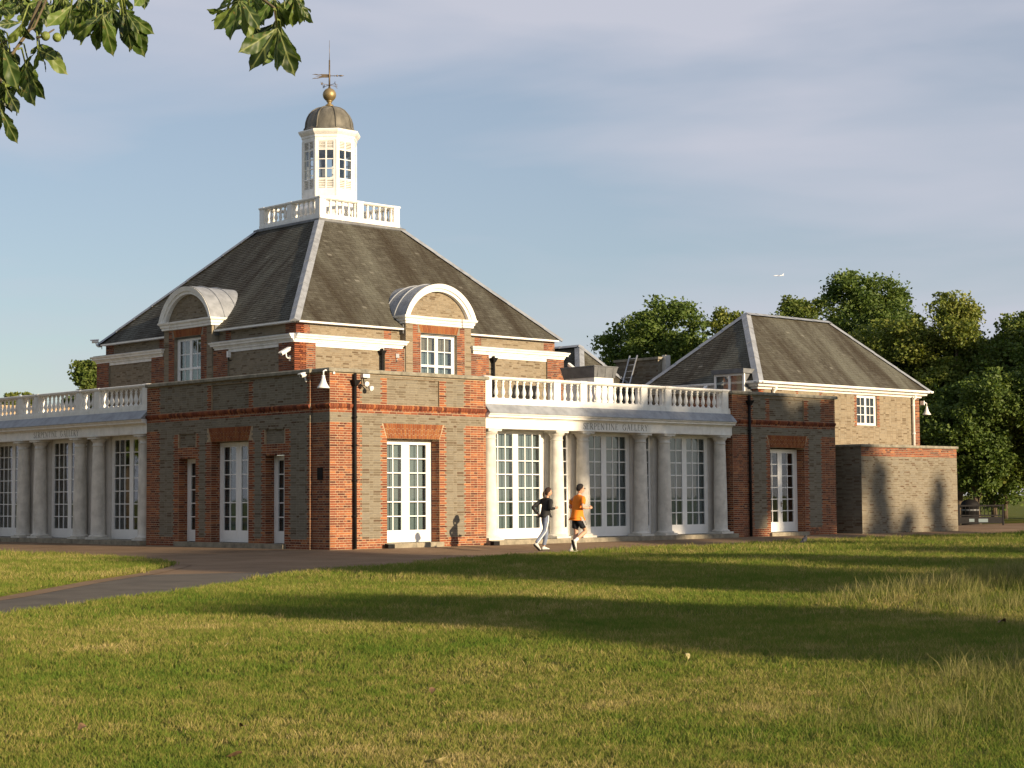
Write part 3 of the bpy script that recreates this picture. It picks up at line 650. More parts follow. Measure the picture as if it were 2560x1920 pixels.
def balustrade(loc, rotz, ua, ub, peds, groups, d=.23, z0=4.28, name='balustrade', par=None):
    m = MB()
    m.box(ua, ub, d - .15, d + .15, z0, z0 + .12); m.box(ua, ub, d - .135, d + .135, z0 + .12, z0 + .19)
    m.sweep([(ua, d), (ub, d)], [(.11, z0 + .755), (.13, z0 + .77), (.16, z0 + .79), (.165, z0 + .835), (.13, z0 + .85), (0, z0 + .852)])
    m.sweep([(ub, d), (ua, d)], [(.11, z0 + .755), (.13, z0 + .77), (.16, z0 + .79), (.165, z0 + .835), (.13, z0 + .85), (0, z0 + .852)])
    m.box(ua + .003, ub - .003, d - .11, d + .11, z0 + .752, z0 + .756)
    b = m.build(name, 'white_paint', par or GAL, loc=loc, rotz=rotz)
    for u in peds:
        MB().box(u - .155, u + .155, d - .155, d + .155, z0 + .003, z0 + .13).box(u - .15, u + .15, d - .142, d + .142, z0 + .13, z0 + .76).box(u - .1, u + .1, d - .15, d - .142, z0 + .24, z0 + .70).sweep([(u - .155, d + .16), (u - .155, d - .155), (u + .155, d - .155), (u + .155, d + .16)], [(0, z0 + .76), (.02, z0 + .79), (.022, z0 + .838), (-.02, z0 + .858), (-.15, z0 + .859)]).build('pedestal', 'white_paint', b)
    for a, c, n in groups:
        for i in range(n): link('baluster', BALUSTER, b, loc=(a + (c - a) * i / (n - 1), d, z0 + .187))
    return b
PED = (-5.62, -2.64, -1.44, 1.44, 2.64, 5.62)
GRP = ((-5.47, -2.79, 10), (-2.49, -1.59, 4), (-1.29, 1.29, 10), (1.59, 2.49, 4), (2.79, 5.47, 10))
def colonnade(loc, rotz, lit):
    ua, ub = -5.81, 5.87
    step(ua, ub, -.22, .62, .128, 7, loc, rotz)
    for u in (-5.45, -2.55, -1.37, 1.37, 2.55, 5.45):
        c = link('column', COLM, GAL, loc=None, rotz=rotz)
        cs, sn = math.cos(rotz), math.sin(rotz); c.location = (loc[0] + u * cs - .24 * sn, loc[1] + u * sn + .24 * cs, 0)
        link('capital', CAPM, c); link('column_base', BASM, c)
    m = MB()
    m.sweep([(ua, .03), (ub, .03)], [(-.42, 3.53), (0, 3.53), (0, 3.555), (.006, 3.558), (.006, 3.815), (.03, 3.825), (.045, 3.845), (.05, 3.865), (.16, 3.875), (.165, 3.925), (.19, 3.935), (.215, 3.965), (.22, 3.995), (-.42, 4.0)])
    e = m.build('entablature', 'white_paint', GAL, loc=loc, rotz=rotz)
    lettering(e, 'SERPENTINE GALLERY', .0 if lit else .1, 3.588, .205, .024)
    MB().sweep([(ua, .03), (ub, .03)], [(.19, 3.999), (.235, 3.985), (.24, 4.0), (.12, 4.13), (.03, 4.22), (-.03, 4.28), (-.5, 4.281), (-.5, 4.0)], smooth=False).build('lead_flashing', 'lead', GAL, loc=loc, rotz=rotz)
    balustrade(loc, rotz, ua, ub, PED, GRP)
    for a, b in ((ua, -5.2), (-2.8, -2.25), (-1.67, -1.2), (1.2, 1.67), (2.25, 2.8), (5.2, ub)):
        if b - a < .6:
            mid = (a + b) / 2; n = 7       # shallow half-round front behind each column
            pts = [(a, .8), (a, .58)] + [(mid - math.cos(math.pi * i / n) * (b - a) * .42, .58 - math.sin(math.pi * i / n) * .09) for i in range(n + 1)] + [(b, .58), (b, .8)]
        else: pts = [(a, .8), (a, .58), (b, .58), (b, .8)]
        k = len(pts); MB().add([(x, y, .1) for x, y in pts] + [(x, y, 3.46) for x, y in pts], [(i, i + 1, i + 1 + k, i + k) for i in range(k - 1)]).build('pier', 'pier_stone', GAL, loc=loc, rotz=rotz)
    MB().box(ua, ub, .585, .8, 3.46, 3.62).build('window_head', 'white_paint', GAL, loc=loc, rotz=rotz)
    MB().box(ua, ub, .44, .9, 3.64, 4.09).build('ceiling_beam', 'white_paint', GAL, loc=loc, rotz=rotz)
    bk = 'blind_cloth' if lit else None
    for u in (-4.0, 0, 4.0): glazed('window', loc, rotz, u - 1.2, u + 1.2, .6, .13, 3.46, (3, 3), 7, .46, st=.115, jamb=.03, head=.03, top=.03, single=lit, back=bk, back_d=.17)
    for u in (-1.96, 1.96): glazed('window', loc, rotz, u - .29, u + .29, .6, .13, 3.46, (2,), 7, .46, st=.045, jamb=.02, head=.03, top=.03, single=lit, back='dark_void' if lit else None, back_d=.45)
    if not lit: MB().box(-5.6, 5.5, 3.6, 3.7, 0, 4.09).build('interior_wall', 'interior', GAL, loc=loc, rotz=rotz); MB().box(-5.6, 5.5, .9, 3.6, 0, .1).build('interior_floor', 'interior', GAL, loc=loc, rotz=rotz)
colonnade((11.75, 0, 0), 0, True)
colonnade((-.089, 15.3, 0), RZL, False)
# the pavilion beyond the second colonnade (mostly out of view)
m = MB().box(-4.61, 4.61, 0, 5.4, -.2, 4.98); PC = m.build('wall', 'mortar_pale', GAL, loc=(-.089, 25.82, 0), rotz=RZL)
brickwork(PC, lay(lambda k, z: [(-4.61, 4.61, 'red_brick')], 0, 4.98, 0, 31, pr=(.0015, .0028)))
# end wall of the colonnade block seen through the windows
MB().box(5.94, 6.0, .9, 9, 0, 4.09).build('interior_wall', 'interior', GAL)
MB().box(6.0, 17.6, 1.4, 1.5, 0, 4.09).build('interior_wall', 'interior', GAL)
# ---- central hall: upper walls, cornice, dormers (two faces in view), roof, cupola
CC = (11.75, 15.3, 0); HW = 6.45
def hall_segs(k, z):
    R, G = 'red_brick', 'buff_brick'
    o = []
    for s in (-1, 1):
        for a, b, mt in ((5.55, 6.45, R), (1.6, 2.5, R)): o.append((a, b, mt) if s > 0 else (-b, -a, mt))
    return o
def hall_face(rotz, seed):
    y0 = -HW; m = MB()
    for s in (-1, 1):
        for a, b in ((5.55, 6.45), (1.57, 2.5)): x = sorted((s * a, s * b)); m.box(x[0], x[1], y0, y0 + .5, 3.9, 6.75)
        x = sorted((s * 2.5, s * 5.55)); m.box(x[0], x[1], y0 + .06, y0 + .5, 3.9, 6.75)
    m.box(-1.57, 1.57, y0 + .45, y0 + .5, 3.9, 6.75); m.box(-6.2, 6.2, y0 + .25, y0 + .6, 6.75, 7.46)      # attic course set back above the cornice
    w = m.build('wall', 'mortar_grey', GAL, loc=CC, rotz=rotz)
    PR = (.0015, .0028) if rotz else (.002, .006)
    bl = lay(hall_segs, 4.3, 6.76, y0, seed, pr=PR)
    for s in (-1, 1):
        a, b = sorted((s * 2.505, s * 5.545)); bl += lay(lambda k, z: [(a, b, 'buff_brick')], 4.3, 6.7, y0 + .06, seed + 1, pr=PR)
        def at_segs(k, z):
            if s > 0: return [(1.57, 2.0, 'buff_brick'), (2.0, 2.35, 'red_brick'), (2.35, 5.6, 'buff_brick'), (5.6, 6.2, 'red_brick')]
            return [(-6.2, -5.6, 'red_brick'), (-5.6, -2.35, 'buff_brick'), (-2.35, -2.0, 'red_brick'), (-2.0, -1.57, 'buff_brick')]
        bl += lay(at_segs, 7.0, 7.42, y0 + .25, seed + 2, pr=PR)
    brickwork(w, bl)
    prof = [(-.3, 6.73), (.0, 6.73), (.02, 6.735), (.02, 6.79), (.05, 6.80), (.06, 6.85), (.13, 6.86), (.14, 6.92), (.17, 6.94), (.19, 6.985), (.19, 7.0), (-.3, 7.03)]
    for s in (-1, 1):
        if s < 0: pts = [(-HW, y0 + 1.2), (-HW, y0), (-1.72, y0), (-1.72, y0 + .4)]
        else: pts = [(1.72, y0 + .4), (1.72, y0), (HW, y0), (HW, y0 + 1.2)]
        if (rotz == 0 and s < 0) or (rotz != 0 and s > 0):
            pts = [(-HW, y0), (-1.72, y0), (-1.72, y0 + .4)] if s < 0 else [(1.72, y0 + .4), (1.72, y0), (HW, y0)]
        MB().sweep(pts, prof).build('cornice', 'white_paint', GAL, loc=CC, rotz=rotz)
        x = sorted((s * 2.52, s * 5.53)); MB().box(x[0], x[1], y0 + .02, y0 + .06, 6.62, 6.729).build('cornice_band', 'white_paint', GAL, loc=CC, rotz=rotz)
        x = sorted((s * 1.75, s * 6.42)); MB().sweep([(x[0], y0 + .0), (x[1], y0 + .0)], [(-.27, 7.01), (.185, 7.004), (.19, 7.018), (-.27, 7.06)]).build('lead_flashing', 'lead', GAL, loc=CC, rotz=rotz)
        x = sorted((s * 1.6, s * 6.22)); MB().box(x[0], x[1], y0 + .02, y0 + .6, 7.425, 7.485).build('eaves_board', 'white_paint', GAL, loc=CC, rotz=rotz)
    return w
hall_face(0, 41); hall_face(RZL, 51)
MB().box(-HW + .5, HW - .5, -HW + .5, HW, 3.5, 7.4).build('wall', 'mortar_grey', GAL, loc=CC)

def slates(part, P0, P1, P2, P3, expo=.12, wid=.22, seed=0):
    """P0-P1 eaves (left, right), P3-P2 ridge (left, right): rows of lapped slates as one mass"""
    P0, P1, P2, P3 = [np.array(p, float) for p in (P0, P1, P2, P3)]
    rng = np.random.default_rng(seed); up = ((P3 + P2) - (P0 + P1)) / 2; L = np.linalg.norm((np.cross(P1 - P0, up))) / np.linalg.norm(P1 - P0)
    e = (P1 - P0) / np.linalg.norm(P1 - P0); nrm = np.cross(e, up); nrm /= np.linalg.norm(nrm); s = np.cross(nrm, e)
    W = np.linalg.norm(P1 - P0); Lt = np.dot(P3 - P0, s); a3 = np.dot(P3 - P0, e); b3 = np.dot(P2 - P0, e)
    rows = int(Lt / expo); V = []; F = []; c = 0
    for r in range(rows + 1):
        t0 = r * expo; t1 = min(t0 + expo * 1.25, Lt)
        if t1 - t0 < .02: break
        l0, r0 = a3 * t0 / Lt, W + (b3 - W) * t0 / Lt; l1, r1 = a3 * t1 / Lt, W + (b3 - W) * t1 / Lt
        x = l0 - (wid * .5 if r % 2 else 0) - rng.uniform(0, .03)
        while x < r0:
            w = wid * rng.uniform(.9, 1.08); xa, xb = max(x + .003, l0), min(x + w - .003, r0); x += w
            if xb - xa < .03: continue
            xta, xtb = max(xa, l1), min(xb, r1)
            if xtb - xta < .0: xta = xtb = (max(min(xa, r1), l1) + max(min(xb, r1), l1)) / 2; xtb += .001
            lift = .012 + rng.uniform(0, .006); sag = rng.uniform(-.004, .008)
            A = P0 + e * xa + s * (t0 - sag) + nrm * lift; B = P0 + e * xb + s * (t0 - sag) + nrm * (lift + rng.uniform(-.002, .002))
            D = P0 + e * xta + s * t1; E_ = P0 + e * xtb + s * t1
            A2 = P0 + e * xa + s * (t0 - sag); B2 = P0 + e * xb + s * (t0 - sag)
            V += [A, B, E_, D, A2, B2]; F += [(c, c + 1, c + 2, c + 3), (c + 4, c + 5, c + 1, c)]; c += 6
    link('slates', npmesh('slates', np.array(V), np.array(F), 'slate' if abs(e[0]) > .5 else 'slate_end'), part, kind='stuff')
def hip(part, a, b, w=.17, name='hip_flashing', n=9):
    """rolled lead over a hip: jointed lengths"""
    a, b = Vector(a), Vector(b)
    for i in range(n):
        p, q = a.lerp(b, i / n), a.lerp(b, (i + 1) / n + .006); d = (q - p).normalized(); side = d.cross(Vector((0, 0, 1))).normalized(); upv = side.cross(d)
        pr = [(-w, -.055), (-w * .5, .0), (-.045, .03), (0, .055), (.045, .03), (w * .5, .0), (w, -.055)]; k = len(pr); lift = .012 + .006 * (i % 2)
        vs = [p + side * x + upv * (y + lift) for x, y in pr] + [q + side * x + upv * (y + lift * .5) for x, y in pr]
        MB().add(vs, [(j, j + 1, j + 1 + k, j + k) for j in range(k - 1)] + [tuple(reversed(range(k))), tuple(range(k, 2 * k))]).build(name, 'lead', part)
EH, EZ, TH, TZ = 6.36, 7.52, 1.98, 11.90
rm = MB(); e4 = [(-EH, -EH, EZ - .02), (EH, -EH, EZ - .02), (EH, EH, EZ - .02), (-EH, EH, EZ - .02)]; t4 = [(-TH, -TH, TZ - .02), (TH, -TH, TZ - .02), (TH, TH, TZ - .02), (-TH, TH, TZ - .02)]
rm.add(e4 + t4, [(0, 1, 5, 4), (1, 2, 6, 5), (2, 3, 7, 6), (3, 0, 4, 7), (4, 5, 6, 7), (3, 2, 1, 0)])
ROOF = rm.build('roof', 'slate', GAL, loc=CC)
slates(ROOF, (-EH - .05, -EH - .05, EZ - .03), (EH + .05, -EH - .05, EZ - .03), (TH, -TH, TZ), (-TH, -TH, TZ), seed=1)
slates(ROOF, (-EH - .05, EH + .05, EZ - .05), (-EH - .05, -EH - .05, EZ - .05), (-TH, -TH, TZ), (-TH, TH, TZ), seed=2)
for sx, sy in ((-1, -1), (1, -1), (-1, 1)): hip(ROOF, (sx * (EH + .06), sy * (EH + .06), EZ - .04), (sx * TH, sy * TH, TZ + .02), .19)
MB().sweep([(-TH, TH), (-TH, -TH), (TH, -TH), (TH, TH)], [(-.1, TZ - .03), (.10, TZ - .10), (.14, TZ - .06), (.13, TZ + .02), (.06, TZ + .05), (0, TZ + .07), (-.3, TZ + .075)], closed=True).build('roof_kerb', 'lead_dark', ROOF)
MB().box(-TH, TH, -TH, TH, TZ - .04, TZ + .06).build('roof_deck', 'lead', ROOF)
# balustrade round the cupola
for rz in (0, RZL, rad(90), rad(180)):
    cs, sn = math.cos(rz), math.sin(rz); dd = -1.80
    peds = (-1.80, 0.0) if True else ()
    balustrade(CC, rz, -1.94, 1.66, (-1.80, 0), ((-1.64, -.16, 6), (.16, 1.64, 6)), d=dd, z0=TZ + .06, name='balustrade')

# cupola
def octo(A, z0, z1, A2=None):
    A2 = A2 or A; return [(A / 2 / math.cos(math.pi / 8), z0), (A2 / 2 / math.cos(math.pi / 8), z1)]
CUP = link('cupola', None, GAL, loc=CC)
R8 = 1 / math.cos(math.pi / 8) / 2
m = MB(); m.lathe([(2.42 * R8, 11.9), (2.42 * R8, 12.62), (2.34 * R8, 12.68), (2.14 * R8, 12.80), (2.05 * R8, 13.02), (2.02 * R8, 13.12), (2.02 * R8, 13.33)], 8, rot=math.pi / 8, smooth=False); m.build('cupola_base', 'white_paint', CUP)
m = MB(); m.lathe([(1.9 * R8, 15.30), (2.03 * R8, 15.30), (2.03 * R8, 15.40), (2.08 * R8, 15.42), (2.08 * R8, 15.50), (2.16 * R8, 15.54), (2.26 * R8, 15.60), (2.32 * R8, 15.66), (2.32 * R8, 15.71), (1.9 * R8, 15.74)], 8, rot=math.pi / 8, smooth=False); m.build('cupola_cornice', 'white_paint', CUP)
FW = 2.02 * math.tan(math.pi / 8)
fm = MB(); hw = FW / 2; ow = .29
fm.box(-hw, -ow, 0, .10, 13.33, 15.30); fm.box(ow, hw, 0, .10, 13.33, 15.30); fm.box(-ow, ow, 0, .10, 13.33, 13.41); fm.box(-ow, ow, 0, .10, 15.25, 15.30)
fm.box(-ow, ow, .01, .09, 13.76, 13.81); fm.box(-ow, ow, .01, .09, 14.90, 14.95); fm.box(-.024, .024, .012, .085, 13.41, 15.25)
for z in (14.16, 14.53): fm.box(-ow, ow, .016, .08, z, z + .03)
fm.box(-hw, -hw + .05, -.02, 0, 13.12, 15.30); fm.box(hw - .05, hw, -.02, 0, 13.12, 15.30)
FACE = fm.mesh('cupola_panel', 'white_paint')
lin = MB(); lin.box(-hw, -ow, .101, .106, 13.33, 15.30); lin.box(ow, hw, .101, .106, 13.33, 15.30); lin.box(-ow, ow, .101, .106, 13.33, 13.81); lin.box(-ow, ow, .101, .106, 14.90, 15.30)
SHADE_LINING = lin.mesh('shade_lining', 'lead_dark')  # added dark backs: shade inside the cupola put into colour
MB().lathe([(0.0, 15.05), (1.0, 15.05), (1.0, 15.08), (0, 15.08)], 8, rot=math.pi / 8, smooth=False).build('cupola_dark_ceiling', 'lead_dark', CUP)  # added dark disc, paints the dim inside of the dome
sl = MB()
for za, zb in ((13.42, 13.76), (14.955, 15.25)):
    n = 5; h = (zb - za) / n
    for i in range(n):
        z = za + h * i + h * .25
        for a, b in ((-ow, -.024), (.024, ow)): sl.add([(a, .014, z), (b, .014, z), (b, .06, z + h * .45), (a, .06, z + h * .45), (a, .014, z + .014), (b, .014, z + .014), (b, .06, z + h * .45 + .014), (a, .06, z + h * .45 + .014)], [(0, 1, 5, 4), (4, 5, 6, 7), (0, 3, 2, 1), (1, 2, 6, 5), (3, 0, 4, 7), (2, 3, 7, 6)])
        sl.box(-ow, ow, .088, .092, za, zb) if i == 0 else None
SLATS = sl.mesh('louvres', 'white_paint')
PN = MB().box(0, ow - .024, .04, .046, 0, .355).mesh('pane', 'window_glass')
for i in range(8):
    a = i * math.pi / 4; f = link('cupola_panel', FACE, CUP, loc=(math.sin(a) * 1.01, -math.cos(a) * 1.01, 0), rotz=a)
    link('shade_lining', SHADE_LINING, CUP, loc=f.location, rotz=a)
    l = link('louvres', SLATS, CUP, loc=f.location, rotz=a, kind='stuff')
    if i in (0, 7, 6):
        for x in (-ow, .024):
            for z in (13.81, 14.175, 14.545):
                link('pane', PN, CUP, loc=(math.sin(a) * 1.01 + math.cos(a) * x, -math.cos(a) * 1.01 + math.sin(a) * x, z), rotz=a)
dm = [(1.12, 15.74), (1.02, 15.80), (.965, 15.88), (.955, 15.96), (.94, 16.10), (.885, 16.28), (.80, 16.44), (.66, 16.59), (.48, 16.70), (.28, 16.76), (.14, 16.78), (.14, 16.84)]
MB().lathe(dm, 16, rot=math.pi / 8, smooth=True).build('dome', 'dome_lead', CUP)
for i in range(8):
    a = math.pi / 8 + i * math.pi / 4
    MB().tube([((r + .012) * math.cos(a), (r + .012) * math.sin(a), z) for r, z in dm[1:-1]], .026, 6).build('rib', 'dome_lead', CUP)
MB().lathe([(.16, 16.80), (.17, 16.83), (.15, 16.87), (.09, 16.90), (.075, 16.95), (.10, 16.985), (.13, 17.0), (.10, 17.02)] + [(.265 * math.sin(t), 17.27 - .265 * math.cos(t)) for t in np.linspace(.35, 2.95, 14)] + [(.05, 17.53), (.045, 17.6)], 20).build('finial', 'gilt', GAL, loc=CC)
VANE = MB().tube([(0, 0, 17.5), (0, 0, 18.66)], [.035, .028], 8).tube([(0, 0, 18.6), (0, 0, 19.45)], [.012, .006], 6).build('weathervane', 'bronze', GAL, loc=CC, rotz=rad(-43))
def flat(pts, t=.008):
    m = MB(); n = len(pts); m.add([(x, -t, z) for x, z in pts] + [(x, t, z) for x, z in pts], [tuple(range(n)), tuple(reversed(range(n, 2 * n)))] + [(i, i + n, (i + 1) % n + n, (i + 1) % n) for i in range(n)]); return m
MB().tube([(-.1, 0, 18.03), (.5, 0, 18.03)], .014, 6).lathe([(0, -.05), (.045, 0), (0, .05)], 6, (.30, 0, 18.03)).lathe([(0, -.03), (.03, 0), (0, .03)], 6, (.2, 0, 18.03)).tube([(.34, 0, 18.03), (.44, 0, 18.03), (.58, 0, 18.03)], [.012, .035, .003], 6).build('arrow', 'bronze', VANE)
bn = [(.04, 18.09), (-.3, 18.10), (-.42, 18.08), (-.55, 18.11), (-.68, 18.085), (-.55, 18.075), (-.42, 18.045), (-.32, 18.06), (-.30, 18.04), (-.42, 18.0), (-.55, 18.015), (-.44, 17.98), (-.36, 17.975), (-.5, 17.945), (-.58, 17.955), (-.70, 17.91), (-.55, 17.925), (-.45, 17.925), (-.3, 17.96), (.04, 17.96)]
flat(bn).build('banner', 'bronze', VANE)
for i, ch in enumerate('ENWS'):
    a = i * math.pi / 2; ax = link('compass_arm', MB().tube([(0, 0, 17.66), (.34, 0, 17.66)], .011, 6).mesh('compass_arm', 'bronze'), VANE, rotz=a + rad(43))
    g_ = MB(); zz = 17.60; x0 = .33
    strokes = {'E': [(0, 0, 0, 1), (0, 0, .55, 0), (0, .5, .45, .5), (0, 1, .55, 1)], 'N': [(0, 0, 0, 1), (0, 1, .6, 0), (.6, 0, .6, 1)], 'W': [(0, 1, .18, 0), (.18, 0, .35, .8), (.35, .8, .52, 0), (.52, 0, .7, 1)], 'S': [(.55, .85, .1, 1), (.1, 1, 0, .7), (0, .7, .55, .35), (.55, .35, .4, 0), (.4, 0, 0, .12)]}[ch]
    for a0, b0, a1, b1 in strokes: g_.tube([(x0 + a0 * .13, 0, zz + b0 * .13), (x0 + a1 * .13, 0, zz + b1 * .13)], .009, 5)
    g_.build('compass_letter', 'bronze', VANE, rotz=a + rad(43))

# dormers with lunettes
def dormer(rotz, seed):
    y0 = -HW - .04; D = link('dormer', None, GAL, loc=CC, rotz=rotz)
    m = MB()
    for s in (-1, 1):
        a, b = sorted((s * .87, s * 1.57)); m.box(a, b, y0, y0 + .8, 3.9, 7.66)
    m.box(-.87, .87, y0, y0 + .8, 7.36, 7.66); m.box(-.87, .87, y0 + .14, y0 + .8, 3.9, 5.62)
    m.build('dormer_wall', 'mortar_grey', D)
    bl = lay(lambda k, z: ([(-1.57, -1.25, 'buff_brick'), (-1.25, -.87, 'red_brick'), (.87, 1.25, 'red_brick'), (1.25, 1.57, 'buff_brick')] if z < 7.38 else [(-1.57, -1.25, 'buff_brick'), (-1.25, -1.0, 'red_brick'), (1.0, 1.25, 'red_brick'), (1.25, 1.57, 'buff_brick')]), 4.8, 7.64, y0, seed)
    brickwork(D, bl); arch_bricks(D, -.87, .87, 7.37, 7.65, y0, 24, .1, 1)
    cr = 1.80; zc = 9.2 - cr - .02; hwid = 1.72
    def arc(r, n=28, zc_=zc, w=None):
        w = w or hwid; zb = 7.95; out = []
        a0 = math.asin(min(1, (zb - zc_) / r)); 
        for i in range(n + 1):
            a = math.pi - a0 - (math.pi - 2 * a0) * i / n; out.append((r * math.cos(a), zc_ + r * math.sin(a)))
        return out
    # entablature with breaks forward at both ends
    pf = [(-.2, 7.66), (0, 7.66), (.015, 7.67), (.015, 7.74), (.05, 7.76), (.06, 7.84), (.11, 7.87), (.13, 7.92), (.13, 7.945), (-.2, 7.95)]
    MB().sweep([(-1.62, y0 + 1.1), (-1.62, y0 - .06), (-1.12, y0 - .06), (-1.12, y0 - .01), (1.12, y0 - .01), (1.12, y0 - .06), (1.62, y0 - .06), (1.62, y0 + 1.1)], pf).build('entablature', 'white_paint', D)
    # arched white moulding
    ao, ai = arc(cr), arc(cr - .16); a2 = arc(cr - .27); n = len(ao); m = MB(); ya, yb, yc = y0 - .17, y0 - .12, y0 + .12
    vs = [(x, ya, z) for x, z in ao] + [(x, yb, z) for x, z in ai] + [(x, yb + .05, z) for x, z in ai] + [(x, yb + .06, z) for x, z in a2] + [(x, yc, z) for x, z in a2] + [(x, yc, z) for x, z in ao]
    m.add(vs, [(j * n + i, j * n + i + 1, (j + 1) * n + i + 1, (j + 1) * n + i) for j in range(5) for i in range(n - 1)] + [(5 * n + i, 5 * n + i + 1, i + 1, i) for i in range(n - 1)], False)
    m.build('arch_moulding', 'white_paint', D)
    # lunette brickwork
    a3 = arc(cr - .25); m = MB(); m.add([(x, y0 + .1, z) for x, z in a3], [tuple(reversed(range(len(a3))))]); m.build('lunette', 'mortar_grey', D)
    def ls(k, z):
        if z < 7.97: return []
        q = (cr - .25) ** 2 - (z + .03 - zc) ** 2
        return [(-math.sqrt(q), math.sqrt(q), 'buff_brick')] if q > .02 else []
    brickwork(D, lay(ls, 7.95, 9.1, y0 + .1, seed + 1, True))
    # barrel roof in lead, in three bays with rolls
    ro = arc(cr + .02); n = len(ro)
    for i, (p, q) in enumerate(((y0 - .15, y0 + .45), (y0 + .45, y0 + 1.05), (y0 + 1.05, y0 + 2.2))):
        MB().add([(x, p, z) for x, z in ro] + [(x, q, z) for x, z in ro], [(j, j + n, j + 1 + n, j + 1) for j in range(n - 1)], True).build('barrel_roof', 'lead', D)
        if i: MB().tube([(x * 1.004, p, z + .012) for x, z in ro], .022, 6).build('lead_roll', 'lead', D)
    MB().box(-1.62, 1.62, y0 + .1, y0 + 1.1, 7.3, 7.655).build('dormer_cheek', 'lead_dark', D)
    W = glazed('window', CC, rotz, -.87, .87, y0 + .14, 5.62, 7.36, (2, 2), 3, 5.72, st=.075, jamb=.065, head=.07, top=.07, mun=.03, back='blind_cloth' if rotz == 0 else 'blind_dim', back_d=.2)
    # transom bar
    MB().box(-.80, .80, y0 + .135, y0 + .20, 6.155, 6.235).build('transom', 'joinery_white', W)
    MB().box(-.87, .87, y0 + .7, y0 + .8, 5.0, 7.4).build('inner_wall', 'dark_void', D)
    return D
dormer(0, 61); dormer(RZL, 71)

# drainpipes
def pipe(pts, mat='black_iron', r=.05, loc=(0, 0, 0), rotz=0, hopper=None, collars=()):
    P = MB().tube(pts, r, 10).build('drainpipe', mat, GAL, loc=loc, rotz=rotz)
    if hopper: x, y, z = hopper; MB().sweep([(x - .08, y + .08), (x - .08, y - .08), (x + .08, y - .08), (x + .08, y + .08)], [(-.07, z - .18), (-.02, z - .12), (.03, z), (.04, z + .03), (-.06, z + .031)], closed=True).build('hopper', mat, P)
    for z in collars: MB().lathe([(r, z), (r + .018, z + .005), (r + .018, z + .05), (r, z + .055)], 10, (pts[-1][0], pts[-1][1], 0)).build('collar', mat, P)
    return P
pipe([(.84, -.075, 4.96), (.84, -.075, .0)], hopper=(.84, -.09, 4.75), collars=(.9, 1.9, 2.9, 3.7))
pipe([(18.47, -.075, 4.96), (18.47, -.075, .0)], hopper=(18.47, -.09, 4.75), collars=(.9, 1.9, 2.9, 3.7))
pipe([(-2.66, -6.50, 6.7), (-2.66, -6.50, 4.2)], loc=CC, hopper=(-2.66, -6.50, 6.6))
pipe([(2.7, -6.50, 6.7), (2.7, -6.50, 4.2)], loc=CC, hopper=(2.7, -6.50, 6.6))
MB().sweep([(-.05, .55), (-.05, .3)], [(0, 1.95), (.012, 1.95), (.012, 2.3), (0, 2.3)]).build('plaque', 'black_iron', GAL, loc=(.035, 0, 0))

# ---- wing with hipped roof behind the far pavilion
X1, X2, Y1, WZ, WR, WH = 23.12, 34.82, 3.2, 5.81, 8.85, 3.06
Y2 = Y1 + 2 * WH
m = MB().box(23.5, 29.92, 3.55, 4.0, 2.5, 5.7).box(31.33, 34.43, 3.55, 4.0, 2.5, 5.7).box(29.92, 31.33, 3.55, 4.0, 2.5, 4.3).box(29.92, 31.33, 3.55, 4.0, 5.56, 5.7).box(23.5, 34.43, 4.0, Y2 - .35, 2.5, 5.7)
WW = m.build('wall', 'mortar_grey', GAL)
def wing_segs(k, z):
    t = .067 if k % 2 else 0; R, B = 'red_brick', 'buff_brick'; q = [(23.9 - t, 34.0 + t)]
    L = [(23.5, 23.9 - t, R), (34.0 + t, 34.43, R)]
    if 4.3 < z < 5.56: return L + [(23.9 - t, 25.83 + t, B), (25.83 + t, 26.02, R), (27.4, 27.6 - t, R), (27.6 - t, 29.72 + t, B), (29.72 + t, 29.92, R), (31.33, 31.53 - t, R), (31.53 - t, 34.0 + t, B)]
    return L + [(23.9 - t, 34.0 + t, B)]
brickwork(WW, lay(wing_segs, 2.9, 5.62, 3.55, 81, True))
WS = link('wall', MB().box(-9.0, -3.55, -.003, .2, 2.6, 5.69).mesh('wall', 'mortar_grey'), GAL, loc=(23.5, 0, 0), rotz=RZL)
brickwork(WS, lay(lambda k, z: [(-9.0, -4.0, 'buff_brick'), (-4.0, -3.55, 'red_brick')], 4.0, 5.62, 0, 82, True))
glazed('window', (0, 0, 0), 0, 29.92, 31.33, 3.62, 4.30, 5.56, (2, 2), 3, 4.40, st=.06, jamb=.055, head=.055, top=.06, back='dark_void', back_d=.3)
glazed('window', (0, 0, 0), 0, 26.02, 27.40, 3.56, 4.30, 5.52, (2, 2), 3, 4.40, st=.06, jamb=.055, head=.055, top=.06, single=False, back='dark_void', back_d=.12)
MB().sweep([(X1, Y2), (X1, Y1), (X2, Y1), (X2, Y2)], [(-.45, 5.56), (-.30, 5.56), (-.28, 5.62), (-.2, 5.64), (-.13, 5.66), (-.1, 5.74), (-.02, 5.75), (.0, 5.76), (.07, 5.765), (.085, 5.83), (.075, 5.85), (.03, 5.82), (-.4, 5.80)]).build('gutter', 'white_paint', GAL)
rm = MB(); rm.add([(X1, Y1, WZ), (X2, Y1, WZ), (X2, Y2, WZ), (X1, Y2, WZ), (X1 + WH, Y1 + WH, WR), (X2 - WH, Y1 + WH, WR)], [(0, 1, 5, 4), (1, 2, 5), (2, 3, 4, 5), (3, 0, 4)])
WROOF = rm.build('roof', 'slate', GAL)
slates(WROOF, (X1, Y1, WZ + .01), (X2, Y1, WZ + .01), (X2 - WH, Y1 + WH, WR + .01), (X1 + WH, Y1 + WH, WR + .01), seed=5)
slates(WROOF, (X1, Y2, WZ + .01), (X1, Y1, WZ + .01), (X1 + WH, Y1 + WH, WR + .01), (X1 + WH - .01, Y1 + WH + .01, WR + .01), seed=6)
